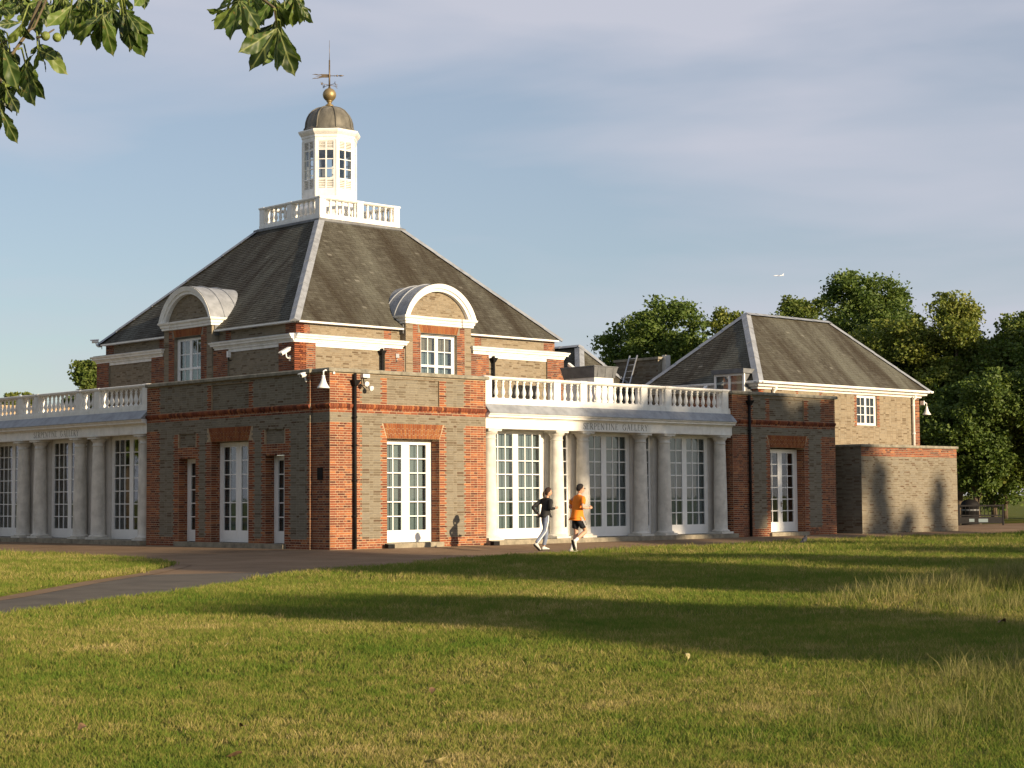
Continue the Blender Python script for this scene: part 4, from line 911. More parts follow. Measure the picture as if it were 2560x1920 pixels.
for a, b in (((X1, Y1, WZ), (X1 + WH, Y1 + WH, WR)), ((X2, Y1, WZ), (X2 - WH, Y1 + WH, WR)), ((X1, Y2, WZ), (X1 + WH, Y1 + WH, WR))): hip(WROOF, a, b, .2)
hip(WROOF, (X1 + WH, Y1 + WH, WR + .01), (X2 - WH, Y1 + WH, WR + .01), .2, 'ridge_flashing')
pipe([(33.86, 3.3, 5.6), (33.86, 3.46, 5.45), (33.86, 3.46, 2.5)], 'white_paint', .06, collars=(4.0, 5.2))
pipe([(24.35, 3.3, 5.62), (24.35, 3.46, 5.48), (24.35, 3.46, 4.6)], 'white_paint', .055)
# two-light roof window on the wing's near end
m = MB().box(-.75, .75, -.35, -.29, 0, .06).box(-.75, .75, -.35, -.29, .66, .74).box(-.75, -.66, -.35, -.29, .06, .66).box(.66, .75, -.35, -.29, .06, .66).box(-.05, .05, -.352, -.29, .06, .66)
RW = m.build('roof_window', 'joinery_white', GAL, loc=(23.32, 4.55, 5.42), rotz=RZL)
for a in (-.66, .05): MB().box(a, a + .61, -.32, -.315, .06, .66).build('pane', 'window_glass', RW)
MB().box(-.8, .8, -.45, .95, .742, .92).build('lead_cap', 'lead_dark', RW); MB().box(-.72, .72, -.27, .9, 0, .74).build('casing', 'lead_dark', RW)

# ---- roof-top clutter between hall and wing
m = MB()
m.add([(19.7, 9.4, 4.2), (26.1, 9.4, 4.2), (26.1, 22, 4.2), (19.7, 22, 4.2), (22.9, 12.6, 7.78), (22.9, 22, 7.78)], [(0, 1, 4), (1, 2, 5, 4), (2, 3, 5), (3, 0, 4, 5)])
BR = m.build('roof', 'slate', GAL)
slates(BR, (19.7, 9.4, 4.21), (26.1, 9.4, 4.21), (22.91, 12.6, 7.79), (22.89, 12.6, 7.79), seed=8); slates(BR, (19.7, 22, 4.21), (19.7, 9.4, 4.21), (22.9, 12.6, 7.79), (22.9, 22, 7.79), seed=9)
hip(BR, (19.7, 9.4, 4.2), (22.9, 12.6, 7.78), .2); hip(BR, (26.1, 9.4, 4.2), (22.9, 12.6, 7.78), .2); hip(BR, (22.9, 12.6, 7.78), (22.9, 22, 7.78), .2, 'ridge_flashing')
SK = MB().box(0, 1.0, 0, 1.5, 0, 1.6).build('skylight', 'white_paint', GAL, loc=(15.9, 5.0, 4.2))
MB().sweep([(-.04, 1.54), (-.04, -.04), (1.04, -.04), (1.04, 1.54)], [(-.06, 1.57), (.0, 1.57), (.08, 1.93), (.1, 1.96), (.09, 1.985), (-.3, 1.99)], closed=True).build('lead_hood', 'lead_dark', SK)
for x in (.1, .5, .9): MB().tube([(x, -.045, 1.58), (x, -.13, 1.95)], .012, 6).build('lead_roll', 'lead_dark', SK)
ST = MB().box(24.5, 25.0, 9.6, 12.0, 4.2, 7.12).build('chimney_stack', 'mortar_grey', GAL)
sb = link('stack_brickwork', None, ST, loc=(24.5, 0, 0), rotz=RZL)
v, f = brick_np(lay(lambda k, z: [(-12.0, -9.6, 'grey_brick')], 4.3, 7.12, 0, 91)); link('grey_brickwork', npmesh('grey_brickwork', v, f, 'grey_brick'), ST, loc=(24.5, 0, 0), rotz=RZL, kind='stuff'); bpy.data.objects.remove(sb)
MB().box(24.42, 25.08, 9.52, 12.08, 7.12, 7.22).build('coping', 'coping_stone', ST)
MB().box(24.75, 25.05, 9.4, 9.595, 6.3, 7.3).build('chimney_pier', 'column_stone', ST)
# ------------------------------------------------------------------ yard wall beside the wing
YW = thing('yard_wall', 'plain grey brick yard wall with red top courses, right of the far pavilion', 'wall', (24.75, -.3, 0))
MB().box(0, 6.45, 0, .35, -.3, 3.24).box(.0, .35, .35, 4.0, -.3, 3.24).build('wall_core', 'mortar_grey', YW)
def yw_segs(k, z): return [(0, 6.45, 'red_brick' if z > 2.88 else 'grey_brick')]
brickwork(YW, lay(yw_segs, 0, 3.24, 0, 101))
ys = link('side_face', None, YW, rotz=RZL); 
v, f = brick_np(lay(lambda k, z: [(-4.0, 0, 'grey_brick')], 0, 3.24, 0, 102)); link('grey_brickwork', npmesh('grey_brickwork', v, f, 'grey_brick'), YW, rotz=RZL, kind='stuff'); bpy.data.objects.remove(ys)
MB().sweep([(0, 4.0), (0, 0), (6.45, 0), (6.45, .4)], [(-.36, 3.24), (.05, 3.24), (.06, 3.26), (.06, 3.32), (.04, 3.34), (-.36, 3.345)]).build('coping', 'coping_stone', YW)

# ------------------------------------------------------------------ security cameras and lamps on the walls
def cctv(loc, rotz, label, tilt=-18, L=.42, wall=.3):
    """camera housing on a bracket; local +x is where it looks, the wall is behind"""
    t = thing('security_camera', label, 'security camera', loc, rotz, 'security cameras on the gallery walls')
    c = math.cos(rad(tilt)); s = math.sin(rad(tilt)); h = MB(); n = 12
    pr = [(.062 * math.cos(a) * 1.05, .058 * math.sin(a) + .0) for a in [2 * math.pi * i / n for i in range(n)]]
    def P(x, y, z): return (x * c - z * s, y, x * s + z * c)
    vs = [P(-L / 2, y, z) for y, z in pr] + [P(L / 2, y, z) for y, z in pr]
    h.add(vs, [(i, (i + 1) % n, (i + 1) % n + n, i + n) for i in range(n)] + [tuple(reversed(range(n))), tuple(range(n, 2 * n))], True); h.build('housing', 'cctv_white', t)
    v = MB(); v.add([P(-L / 2 - .02, -.08, .05), P(L / 2 + .06, -.08, .05), P(L / 2 + .06, .08, .05), P(-L / 2 - .02, .08, .05), P(-L / 2 - .02, -.06, .085), P(L / 2 + .06, -.06, .085), P(L / 2 + .06, .06, .085), P(-L / 2 - .02, .06, .085)], [(0, 3, 2, 1), (4, 5, 6, 7), (0, 1, 5, 4), (1, 2, 6, 5), (2, 3, 7, 6), (3, 0, 4, 7)]); v.build('sun_hood', 'cctv_white', t)
    e = MB(); e.add([P(L / 2 + .004, .04 * math.cos(a), .036 * math.sin(a)) for a in [2 * math.pi * i / 10 for i in range(10)]], [tuple(range(10))]); e.build('lens', 'black_iron', t)
    MB().tube([P(-.02, 0, -.05), (-.06, 0, -.16), (-.12, 0, -.2), (-wall, 0, -.2)], .026, 8).box(-wall - .02, -wall + .01, -.06, .06, -.29, -.11).build('bracket', 'cctv_white', t)
    return t
def bell_lamp(loc, rotz, label):
    t = thing('bell_lamp', label, 'wall lamp', loc, rotz, 'white bell lamps on the gallery walls')
    MB().lathe([(.03, 0), (.045, .02), (.045, -.03), (.06, -.10), (.085, -.18), (.125, -.26), (.17, -.32), (.18, -.35), (.165, -.35), (.11, -.26), (.0, -.2)], 18, cap=False).build('lamp_shade', 'cctv_white', t)
    MB().tube([(0, 0, 0), (0, 0, .13), (.06, 0, .16), (.30, 0, .16)], .022, 8).box(.28, .34, -.09, .09, .06, .24).build('bracket', 'cctv_white', t)
    MB().lathe([(0, -.30), (.05, -.28), (.05, -.22), (0, -.2)], 10).build('bulb', 'blind_cloth', t)
    return t
cctv((5.0, 8.95, 6.38), rad(200), 'white security camera on the hall corner below the cornice, aimed left', -22, .5, .32)
cctv((18.35, 8.55, 6.42), rad(-75), 'white security camera on the far end of the hall wall beside the dark skylight', -38, .4, .3)
cctv((-.18, .95, 4.93), rad(190), 'small white security camera tucked under the coping beside the corner notch', -15, .26, .12)
cctv((5.28, 21.85, 7.62), rad(150), 'small security camera on the far left eaves corner of the hall', -5, .26, .25)
cctv((22.95, 5.75, 5.62), rad(200), 'small white security camera below the gutter by the two-light roof window', -30, .28, .15)
bell_lamp((-.2, .03, 4.86), 0, 'white bell lamp on the pavilion corner above the plaque')
bell_lamp((34.8, 3.42, 5.2), rad(180), 'white bell lamp on the far corner of the right-hand wing')
# twin spot lamp by the corner drainpipe
t = thing('spot_lamp', 'small white twin spot lamp under the coping right of the black drainpipe', 'wall lamp', (1.12, -.1, 4.86))
MB().box(-.02, .22, -.03, .09, .0, .1).build('control_box', 'cctv_white', t)
for dx, dz, ry in ((.0, -.16, .5), (.14, -.28, -.3)): MB().lathe([(.03, 0), (.06, .06), (.075, .13), (.07, .135), (0, .12)], 12).build('lamp_head', 'cctv_white', t, loc=(dx, -.08, dz), rot=(rad(110), ry, 0))
MB().tube([(.02, .03, 0), (.02, -.02, -.18), (.12, -.02, -.28)], .018, 6).build('bracket', 'black_iron', t)
t = thing('wall_light', 'small white box light on the shaded upper wall right of the left dormer', 'wall lamp', (5.24, 12.55, 6.42))
MB().box(-.12, 0, -.05, .05, 0, .22).build('lamp_body', 'cctv_white', t); MB().tube([(-.06, 0, .0), (-.06, 0, -.1), (.05, 0, -.1)], .02, 6).build('bracket', 'black_iron', t)
t = thing('junction_box', 'small grey junction box on the red pier left of the right dormer', 'junction box', (9.72, 8.8, 6.40))
MB().box(0, .15, 0, .05, 0, .15).build('box_body', 'aluminium', t); MB().tube([(.05, .02, 0), (.05, .02, -.15)], .012, 6).build('cable', 'aluminium', t)
for x, y, lb in ((1.9, -.26, 'small black box light on the ground left of the corner pavilion door step'), (5.86, -.42, 'small black box light on the ground at the foot of the nearest column')):
    t = thing('ground_light', lb, 'ground light', (x, y, -.02), 0, 'black box lights along the wall foot')
    MB().box(0, .24, 0, .16, 0, .13).build('light_body', 'black_iron', t); MB().box(.02, .22, .02, .14, .13, .136).build('light_lens', 'blind_dim', t)
# roof ladder leaning on the stack
LD = thing('ladder', 'aluminium ladder leaning on the dark brick stack above the balustrade', 'ladder', (0, 0, 0))
p0, p1 = Vector((23.45, 10.9, 4.9)), Vector((24.42, 10.9, 7.35))
for s in (-.21, .21): MB().tube([p0 + Vector((0, s, 0)), p1 + Vector((0, s, 0))], .035, 6).build('stile', 'aluminium', LD)
for i in range(9): q = p0.lerp(p1, (i + .5) / 9); MB().tube([q + Vector((0, -.21, 0)), q + Vector((0, .21, 0))], .018, 6).build('rung', 'aluminium', LD)

# ------------------------------------------------------------------ barrier and bin by the far path
BG = thing('barrier_gate', 'black iron barrier with upright bars and a notice board, beyond the yard wall', 'gate', (41.3, 6.1, -.08), rad(-38))
for x in (0, 2.1): MB().box(x, x + .07, 0, .07, 0, 1.05).build('post', 'black_iron', BG)
MB().box(.07, 2.1, .01, .06, .95, 1.02).box(.07, 2.1, .01, .06, .50, .56).build('rail', 'black_iron', BG)
for i in range(11): x = .17 + i * .18; MB().tube([(x, .035, .55), (x, .035, .96)], .016, 6).build('bar', 'black_iron', BG)
NB_ = MB().box(.07, 2.1, .015, .055, .16, .46).build('notice_board', 'black_iron', BG)
MB().box(.5, .75, .008, .014, .24, .38).build('notice', 'blind_cloth', NB_); MB().box(.95, 1.4, .008, .014, .22, .38).build('notice', 'blind_cloth', NB_)
LB = thing('litter_bin', 'dark round litter bin standing on the grass beyond the barrier', 'bin', (47.2, 9.2, -.14))
MB().lathe([(.42, 0), (.44, .05), (.44, .95), (.47, .97), (.47, 1.05), (.40, 1.2), (.25, 1.3), (0, 1.34)], 16).build('bin_body', 'black_iron', LB)
MB().lathe([(.445, .75), (.452, .76), (.452, .82), (.445, .83)], 16, cap=False).build('band', 'lead_dark', LB)

# ------------------------------------------------------------------ people
def skin(name, nodes, edges, mat, parent, sub=2, root=0, scale=1.0):
    me = bpy.data.meshes.new(name); me.from_pydata([n[0] for n in nodes], edges, []); o = bpy.data.objects.new(name, me); COL.objects.link(o)
    md = o.modifiers.new('skin', 'SKIN'); md.use_smooth_shade = True; md.branch_smoothing = .6
    sv = me.skin_vertices[0].data if len(me.skin_vertices) else None
    if sv is None:
        me.update(); bpy.context.view_layer.update(); sv = me.skin_vertices[0].data
    for i, n in enumerate(nodes):
        r = n[1]; sv[i].radius = (r, r) if not hasattr(r, '__len__') else r; sv[i].use_root = (i == root)
    o.modifiers.new('sub', 'SUBSURF').levels = sub; o.modifiers['sub'].render_levels = sub
    dg = bpy.context.evaluated_depsgraph_get(); ev = o.evaluated_get(dg); nm = bpy.data.meshes.new_from_object(ev)
    bpy.data.objects.remove(o); bpy.data.meshes.remove(me); nm.name = name
    nm.materials.clear(); nm.materials.append(MATS[mat]); nm.polygons.foreach_set('use_smooth', [True] * len(nm.polygons))
    return nm
def join_mb(nm, mb):
    """add raw geometry to a mesh"""
    bm = bmesh.new(); bm.from_mesh(nm); vs = [bm.verts.new(v) for v in mb.v]
    for f, s in zip(mb.f, mb.sm):
        try: q = bm.faces.new([vs[i] for i in f]); q.smooth = True
        except ValueError: pass
    bm.to_mesh(nm); bm.free(); return nm
def ellipsoid(c, r, n=16, m=10, fn=None):
    b = MB(); vs = []; fs = []
    for j in range(m + 1):
        t = math.pi * j / m
        for i in range(n):
            a = 2 * math.pi * i / n; d = Vector((math.sin(t) * math.cos(a), math.sin(t) * math.sin(a), -math.cos(t)))
            p = Vector((d.x * r[0], d.y * r[1], d.z * r[2]))
            if fn: p = fn(d, p)
            vs.append(Vector(c) + p)
    for j in range(m):
        for i in range(n): k = (i + 1) % n; fs.append((j * n + i, j * n + k, (j + 1) * n + k, (j + 1) * n + i))
    return b.add(vs, fs, True)
def hand(mb, wrist, dirv, palm_n, s=1.0, curl=.9):
    """palm and five curled fingers; dirv along the hand, palm_n out of the palm"""
    d = Vector(dirv).normalized(); n = Vector(palm_n); n = (n - d * n.dot(d)).normalized(); l = n.cross(d); w = Vector(wrist)
    mb.tube([w, w + d * .03 * s, w + d * .085 * s], [.022 * s, .030 * s, .030 * s], 8)
    for k, (off, ln) in enumerate(((-.024, .060), (-.008, .070), (.009, .066), (.024, .052))):
        b = w + d * .08 * s + l * off * s; p = [b]; dd = d.copy()
        for seg in range(3): dd = (dd + n * curl * .55).normalized(); p.append(p[-1] + dd * ln * s / 3 * 1.15)
        mb.tube(p, [.0092 * s, .009 * s, .008 * s, .006 * s], 6)
    b = w + d * .03 * s - l * .026 * s; mb.tube([b, b + (d * .5 - l * .7 + n * .3).normalized() * .032 * s, b + (d * .8 - l * .5 + n * .7).normalized() * .06 * s], [.011 * s, .010 * s, .007 * s], 6)
def head(mb, c, s=1.0, yaw=0.0):
    cy, sy = math.cos(yaw), math.sin(yaw)
    def rot(p): return Vector((p.x * cy - p.y * sy, p.x * sy + p.y * cy, p.z))
    def fn(d, p):
        x, y, z = p
        if z < 0: x *= 1 - .10 * (-d.z); y *= 1 - .28 * (-d.z)           # jaw narrows
        if d.x > 0 and -.75 < d.z < -.35: x += .006 * s                     # chin and mouth
        if d.x > .85 and -.35 < d.z < .12: x += .020 * s * (1 - abs(d.y) * 3.2 if abs(d.y) < .3 else 0)   # nose
        if d.x > .8 and .05 < d.z < .3 and .18 < abs(d.y) < .5: x -= .006 * s   # eye sockets
        return rot(Vector((x, y, z)))
    h = ellipsoid(c, (.098 * s, .076 * s, .118 * s), 20, 14, fn); mb.add(h.v, h.f, True)
    for sd in (-1, 1):
        e = ellipsoid(Vector(c) + rot(Vector((-.005, sd * .077, -.005)) * s), (.016 * s, .008 * s, .030 * s), 8, 6); mb.add(e.v, e.f, True)
    q = ellipsoid(Vector(c) + rot(Vector((.104, 0, -.02)) * s), (.016 * s, .013 * s, .018 * s), 8, 6); mb.add(q.v, q.f, True)
    q = ellipsoid(Vector(c) + rot(Vector((.088, 0, -.066)) * s), (.012 * s, .024 * s, .007 * s), 8, 6); mb.add(q.v, q.f, True)
def shoe(ankle, heel, toe, mat, parent, s=1.0):
    """running shoe between heel and toe points at sole level"""
    a, h, t = Vector(ankle), Vector(heel), Vector(toe); d = (t - h).normalized(); up = (a - h) - d * (a - h).dot(d); up.normalize(); L = (t - h).length
    m = MB(); sec = ((-.0, .034, .055), (.12, .038, .085), (.3, .036, .095), (.5, .040, .070), (.72, .046, .050), (.9, .040, .040), (1.0, .020, .026)); n = 10; vs = []; side = d.cross(up)
    for x, w, hh in sec:
        c = h + d * L * x
        for i in range(n):
            an = 2 * math.pi * i / n; vs.append(c + side * math.cos(an) * w * s + up * (hh * .5 + hh * .5 * math.sin(an) + .016) * s)
    fs = [(j * n + i, j * n + (i + 1) % n, (j + 1) * n + (i + 1) % n, (j + 1) * n + i) for j in range(len(sec) - 1) for i in range(n)] + [tuple(reversed(range(n))), tuple(range((len(sec) - 1) * n, len(sec) * n))]
    m.add(vs, fs, True); o = m.build('shoe', mat, parent)
    sm = MB(); k = [(-.03, .034), (.2, .040), (.5, .041), (.75, .047), (.95, .036), (1.03, .015)]
    top = [h + d * L * x + side * w * s + up * .02 for x, w in k] + [h + d * L * x - side * w * s + up * .02 for x, w in reversed(k)]; bot = [p - up * .024 for p in top]; q = len(top)
    sm.add(top + bot, [tuple(range(q)), tuple(reversed(range(q, 2 * q)))] + [(i, i + q, (i + 1) % q + q, (i + 1) % q) for i in range(q)]); sm.build('sole', 'rubber', o)
    return o
def hair_cap(c, s, mat, parent, yaw=0, long_=False):
    cy, sy = math.cos(yaw), math.sin(yaw)
    def fn(d, p):
        k = 1.0
        front = d.x > .35 and d.z < .48 + (.12 if abs(d.y) < .4 else 0); side = abs(d.y) > .5 and d.z < -.05 and d.x > -.35; low = d.z < (-.72 if long_ else -.55)
        if front or side or low: k = .80
        p = p * k + Vector((0, 0, .004)); j = .004 * math.sin(d.x * 31 + d.y * 17) * math.sin(d.z * 23); p = p * (1 + j * 4)
        return Vector((p.x * cy - p.y * sy, p.x * sy + p.y * cy, p.z))
    return ellipsoid(Vector(c) + Vector((-.008 * cy, -.008 * sy, .012)), (.110 * s, .090 * s, .126 * s), 26, 20, fn)
from mathutils import noise as mnoise
def folds(me, amp=.010, sc=9.0):
    for v in me.vertices:
        q = v.co; n = mnoise.noise(Vector((q.x * sc, q.y * sc, q.z * sc * .55))) + .5 * mnoise.noise(Vector((q.x * sc * 2.3, q.y * sc * 2.3, q.z * sc * 1.6 + 7)))
        v.co = q + v.normal * n * amp
    return me
def person_woman():
    P = thing('person', 'jogger in black long-sleeved top and blue-grey track trousers with a white side stripe', 'person', (4.95, -3.55, -.085), rad(-6)); P.scale = (1.06, 1.06, 1.06)
    pel, chest, neck = (0, 0, .96), (.05, 0, 1.26), (.075, 0, 1.41)
    rs, re, rw = (.06, -.165, 1.355), (-.02, -.255, 1.11), (.19, -.215, 1.13)
    ls, le, lw = (.045, .165, 1.355), (-.21, .27, 1.15), (-.10, .20, .97)
    rh, rk, ra, rt = (-.01, -.085, .90), (-.10, -.10, .52), (-.40, -.11, .20), (-.31, -.11, .10)
    lh, lk, la, lt = (.01, .085, .90), (.10, .09, .50), (.02, .09, .10), (.13, .09, .04)
    hc = (.115, -.005, 1.555)
    N = [(pel, (.085, .07)), (chest, (.075, .065)), (neck, .046), ((.09, 0, 1.47), .046), (rs, .034), (re, .030), (rw, .025), (ls, .034), (le, .030), (lw, .025), (rh, .055), (rk, .046), (ra, .034), (lh, .055), (lk, .046), (la, .034)]
    E_ = [(0, 1), (1, 2), (2, 3), (1, 4), (4, 5), (5, 6), (1, 7), (7, 8), (8, 9), (0, 10), (10, 11), (11, 12), (0, 13), (13, 14), (14, 15)]
    nm = skin('body', N, E_, 'skin', P); x = MB(); head(x, hc, .95, rad(-14)); hand(x, rw, (.9, .15, .25), (0, .8, -.4), .95); hand(x, lw, (.8, -.2, -.5), (.2, -.7, .2), .95); join_mb(nm, x); link('body', nm, P)
    J = [((.0, 0, .91), (.160, .128)), ((.0, 0, 1.02), (.155, .122)), ((.04, 0, 1.18), (.16, .126)), ((.065, 0, 1.33), (.15, .11)), ((.082, 0, 1.415), .068), (rs, .072), ((.02, -.215, 1.23), .060), (re, .054), (tuple(Vector(re).lerp(Vector(rw), .93)), .036), (ls, .072), ((-.085, .222, 1.25), .060), (le, .054), (tuple(Vector(le).lerp(Vector(lw), .93)), .036)]
    link('jacket', folds(skin('jacket', J, [(0, 1), (1, 2), (2, 3), (3, 4), (3, 5), (5, 6), (6, 7), (7, 8), (3, 9), (9, 10), (10, 11), (11, 12)], 'black_fabric', P, root=1)), P)
    T = [((0, 0, .99), (.135, .105)), ((0, 0, .90), (.150, .115)), (rh, .098), ((-.06, -.095, .70), .084), (rk, .070), ((-.26, -.105, .35), .062), (ra, .058), (lh, .098), ((.06, .09, .70), .084), (lk, .070), ((.06, .09, .28), .062), ((.02, .09, .12), .060)]
    tm = link('trousers', folds(skin('trousers', T, [(0, 1), (1, 2), (2, 3), (3, 4), (4, 5), (5, 6), (1, 7), (7, 8), (8, 9), (9, 10), (10, 11)], 'blue_fabric', P, root=1)), P)
    # side stripes
    def stripe(pts, offs):
        m = MB(); vs = []
        for p, o in zip(pts, offs): vs += [Vector(p) + Vector((-.014, 0, 0)) + Vector((0, o, 0)), Vector(p) + Vector((.014, 0, 0)) + Vector((0, o, 0))]
        n = len(pts); vs2 = [v + Vector((0, .012 if offs[0] < 0 else -.012, 0)) for v in vs]
        m.add(vs + vs2, [(2 * i, 2 * i + 1, 2 * i + 3, 2 * i + 2) for i in range(n - 1)] + [(2 * i + 2 * n, 2 * i + 2 + 2 * n, 2 * i + 3 + 2 * n, 2 * i + 1 + 2 * n) for i in range(n - 1)]); return m
    stripe([(.0, 0, .93), (-.03, -.088, .80), (-.06, -.095, .70), (-.085, -.098, .6), rk, (-.18, -.103, .43), (-.26, -.105, .35), (-.33, -.108, .275), ra], [-.152, -.094, -.090, -.082, -.077, -.070, -.067, -.066, -.062]).build('stripe', 'white_fabric', tm)
    shoe(ra, (-.47, -.11, .155), (-.275, -.11, -.005), 'shoe_white', P); shoe((.02, .09, .10), (-.05, .09, .005), (.20, .09, .005), 'shoe_white', P)
    h = hair_cap(hc, .97, 'hair_brown', P, rad(-14), True); pt = [Vector(hc) + Vector(v) for v in ((-.09, .02, .03), (-.125, .03, .0), (-.14, .035, -.06), (-.13, .035, -.13), (-.115, .03, -.19))]; h.tube(pt, [.022, .036, .038, .028, .008], 8)
    h.build('hair', 'hair_brown', P)
    for s in (-1, 1): ellipsoid(Vector(hc) + Vector((.088, s * .03 - .02, .012)), (.009, .012, .008), 8, 6).build('eye', 'black_iron', P)
def person_man():
    P = thing('person', 'jogger in bright orange T-shirt and black shorts with white socks and shoes', 'person', (3.95, -5.8, -.085), rad(-4)); P.scale = (1.05, 1.05, 1.05)
    pel, chest, neck = (0, 0, .97), (.05, 0, 1.33), (.075, 0, 1.49)
    rs, re, rw = (.05, -.20, 1.42), (-.06, -.285, 1.16), (.20, -.25, 1.15)
    ls, le, lw = (.05, .20, 1.42), (.0, .29, 1.15), (.24, .20, 1.22)
    rh, rk, ra = (.0, -.095, .90), (.20, -.11, .55), (-.17, -.12, .32)
    lh, lk, la = (.0, .095, .90), (.06, .10, .50), (-.10, .10, .11)
    hc = (.125, -.005, 1.64)
    N = [(pel, (.085, .07)), (chest, (.085, .075)), (neck, .056), ((.095, 0, 1.55), .056), (rs, .046), (re, .042), (rw, .030), (ls, .046), (le, .042), (lw, .030), (rh, .065), (rk, .062), ((.04, -.115, .46), .058), (ra, .038), (lh, .065), (lk, .062), ((.0, .1, .34), .056), (la, .038)]
    E_ = [(0, 1), (1, 2), (2, 3), (1, 4), (4, 5), (5, 6), (1, 7), (7, 8), (8, 9), (0, 10), (10, 11), (11, 12), (12, 13), (0, 14), (14, 15), (15, 16), (16, 17)]
    nm = skin('body', N, E_, 'skin', P); x = MB(); head(x, hc, 1.02, rad(-10)); hand(x, rw, (.95, .1, .1), (0, .8, .2), 1.08, 1.1); hand(x, lw, (.95, -.1, .2), (0, -.8, .2), 1.08, 1.1); join_mb(nm, x); link('body', nm, P)
    J = [((.0, 0, .90), (.180, .148)), ((.0, 0, 1.0), (.178, .146)), ((.03, 0, 1.2), (.185, .152)), ((.06, 0, 1.39), (.178, .132)), ((.08, 0, 1.495), .078), (rs, .086), ((.0, -.245, 1.29), .070), ((-.02, -.262, 1.24), .068), (ls, .078), ((.025, .245, 1.28), .070), ((.015, .26, 1.24), .068)]
    link('shirt', folds(skin('shirt', J, [(0, 1), (1, 2), (2, 3), (3, 4), (3, 5), (5, 6), (6, 7), (3, 8), (8, 9), (9, 10)], 'orange_fabric', P, root=1)), P)
    T = [((0, 0, 1.0), (.15, .12)), ((0, 0, .90), (.165, .13)), (rh, .115), ((.10, -.105, .72), .108), ((.15, -.108, .64), .108), (lh, .115), ((.03, .1, .70), .108), ((.045, .1, .61), .108)]
    sm = link('shorts', folds(skin('shorts', T, [(0, 1), (1, 2), (2, 3), (3, 4), (1, 5), (5, 6), (6, 7)], 'navy_fabric', P, root=1)), P)
    m = MB()
    for dx in (-.022, .012):
        a = [Vector((.0 + dx, -.168, .93)), Vector((.02 + dx, -.205, .86)), Vector((.10 + dx, -.215, .72)), Vector((.15 + dx, -.217, .645))]; m.tube(a, .007, 5)
    m.build('stripe', 'white_fabric', sm)
    for pts in ([tuple(Vector((.04, -.115, .46)).lerp(Vector(ra), .62)), ra, (-.215, -.12, .275)], [tuple(Vector((.0, .1, .34)).lerp(Vector(la), .5)), la, (-.11, .1, .06)]): MB().tube(pts, [.045, .043, .044], 10).build('sock', 'white_fabric', P)
    shoe((-.19, -.12, .30), (-.28, -.12, .33), (-.20, -.12, .06), 'shoe_white', P, 1.12); shoe((-.10, .10, .10), (-.17, .10, .005), (.11, .10, .005), 'shoe_white', P, 1.1)
    hair_cap(hc, 1.03, 'hair_black', P, rad(-10)).build('hair', 'hair_black', P)
    for s in (-1, 1): ellipsoid(Vector(hc) + Vector((.094, s * .032 - .016, .013)), (.009, .013, .008), 8, 6).build('eye', 'black_iron', P)
    g_ = MB()
    for s in (-1, 1): g_.tube([Vector(hc) + Vector((.105 + .016 * math.sin(a) * 0, s * .034 - .018 + .022 * math.cos(a), .014 + .016 * math.sin(a))) for a in np.linspace(0, 6.28, 11)], .0035, 5).tube([Vector(hc) + Vector((.10, s * .056 - .014, .018)), Vector(hc) + Vector((-.0, s * .082, .016))], .0035, 5)
    g_.build('glasses', 'black_iron', P)
person_woman(); person_man()

# ------------------------------------------------------------------ crow on the lawn, airliner
B = thing('crow', 'small dark bird standing on the shaded lawn in front of the far pavilion', 'bird', (11.6, -7.6, -.05), rad(20))
bm_ = ellipsoid((0, 0, .17), (.16, .075, .075), 14, 10, lambda d, p: Vector((p.x, p.y * (1 - .35 * max(0, -d.x)), p.z + .05 * d.x + .02 * max(0, -d.x))))
hh = ellipsoid((.15, 0, .27), (.055, .045, .048), 12, 8); bm_.add(hh.v, hh.f, True); bm_.tube([(.19, 0, .268), (.23, 0, .262), (.265, 0, .25)], [.02, .014, .003], 8).tube([(.10, 0, .21), (.14, 0, .26)], [.055, .042], 8)
bm_.add([(-.12, -.04, .15), (-.12, .04, .15), (-.30, .05, .10), (-.30, -.05, .10), (-.12, -.04, .17), (-.12, .04, .17), (-.30, .05, .112), (-.30, -.05, .112)], [(0, 1, 2, 3), (7, 6, 5, 4), (0, 4, 5, 1), (1, 5, 6, 2), (2, 6, 7, 3), (3, 7, 4, 0)]); bm_.build('body', 'feather', B)
for s in (-.03, .03): MB().tube([(0, s, .11), (.01, s, .06), (0, s, 0), (.05, s, .0)], .008, 5).build('leg', 'black_iron', B)
A_ = thing('airliner', 'tiny white airliner low in the sky above the trees', 'aeroplane', (5291, 4111, 833), rad(-50))
MB().lathe([(0, -20), (1.0, -18), (1.9, -14), (2.0, -8), (2.0, 10), (1.3, 15), (.3, 20)], 14).build('fuselage', 'aircraft_white', A_, rot=(0, rad(90), 0))
for s in (-1, 1):
    MB().add([(-3, s * 1.5, -.5), (4, s * 1.5, -.5), (9, s * 19, 1.2), (6.8, s * 19, 1.2), (-3, s * 1.5, .1), (4, s * 1.5, .1), (9, s * 19, 1.5), (6.8, s * 19, 1.5)], [(0, 1, 2, 3), (4, 7, 6, 5), (0, 4, 5, 1), (1, 5, 6, 2), (2, 6, 7, 3), (3, 7, 4, 0)]).build('wing', 'aircraft_white', A_)
    MB().add([(15, 0, .4), (18.5, 0, .4), (20.5, s * 7, 1), (19, s * 7, 1), (15, 0, .7), (18.5, 0, .7), (20.5, s * 7, 1.15), (19, s * 7, 1.15)], [(0, 1, 2, 3), (4, 7, 6, 5), (0, 4, 5, 1), (1, 5, 6, 2), (2, 6, 7, 3), (3, 7, 4, 0)]).build('tailplane', 'aircraft_white', A_)
    MB().lathe([(.5, -2), (1.1, -2), (1.1, 1), (.6, 2)], 10).build('engine', 'aircraft_white', A_, loc=(-.5, s * 6, -1.3), rot=(0, rad(90), 0))
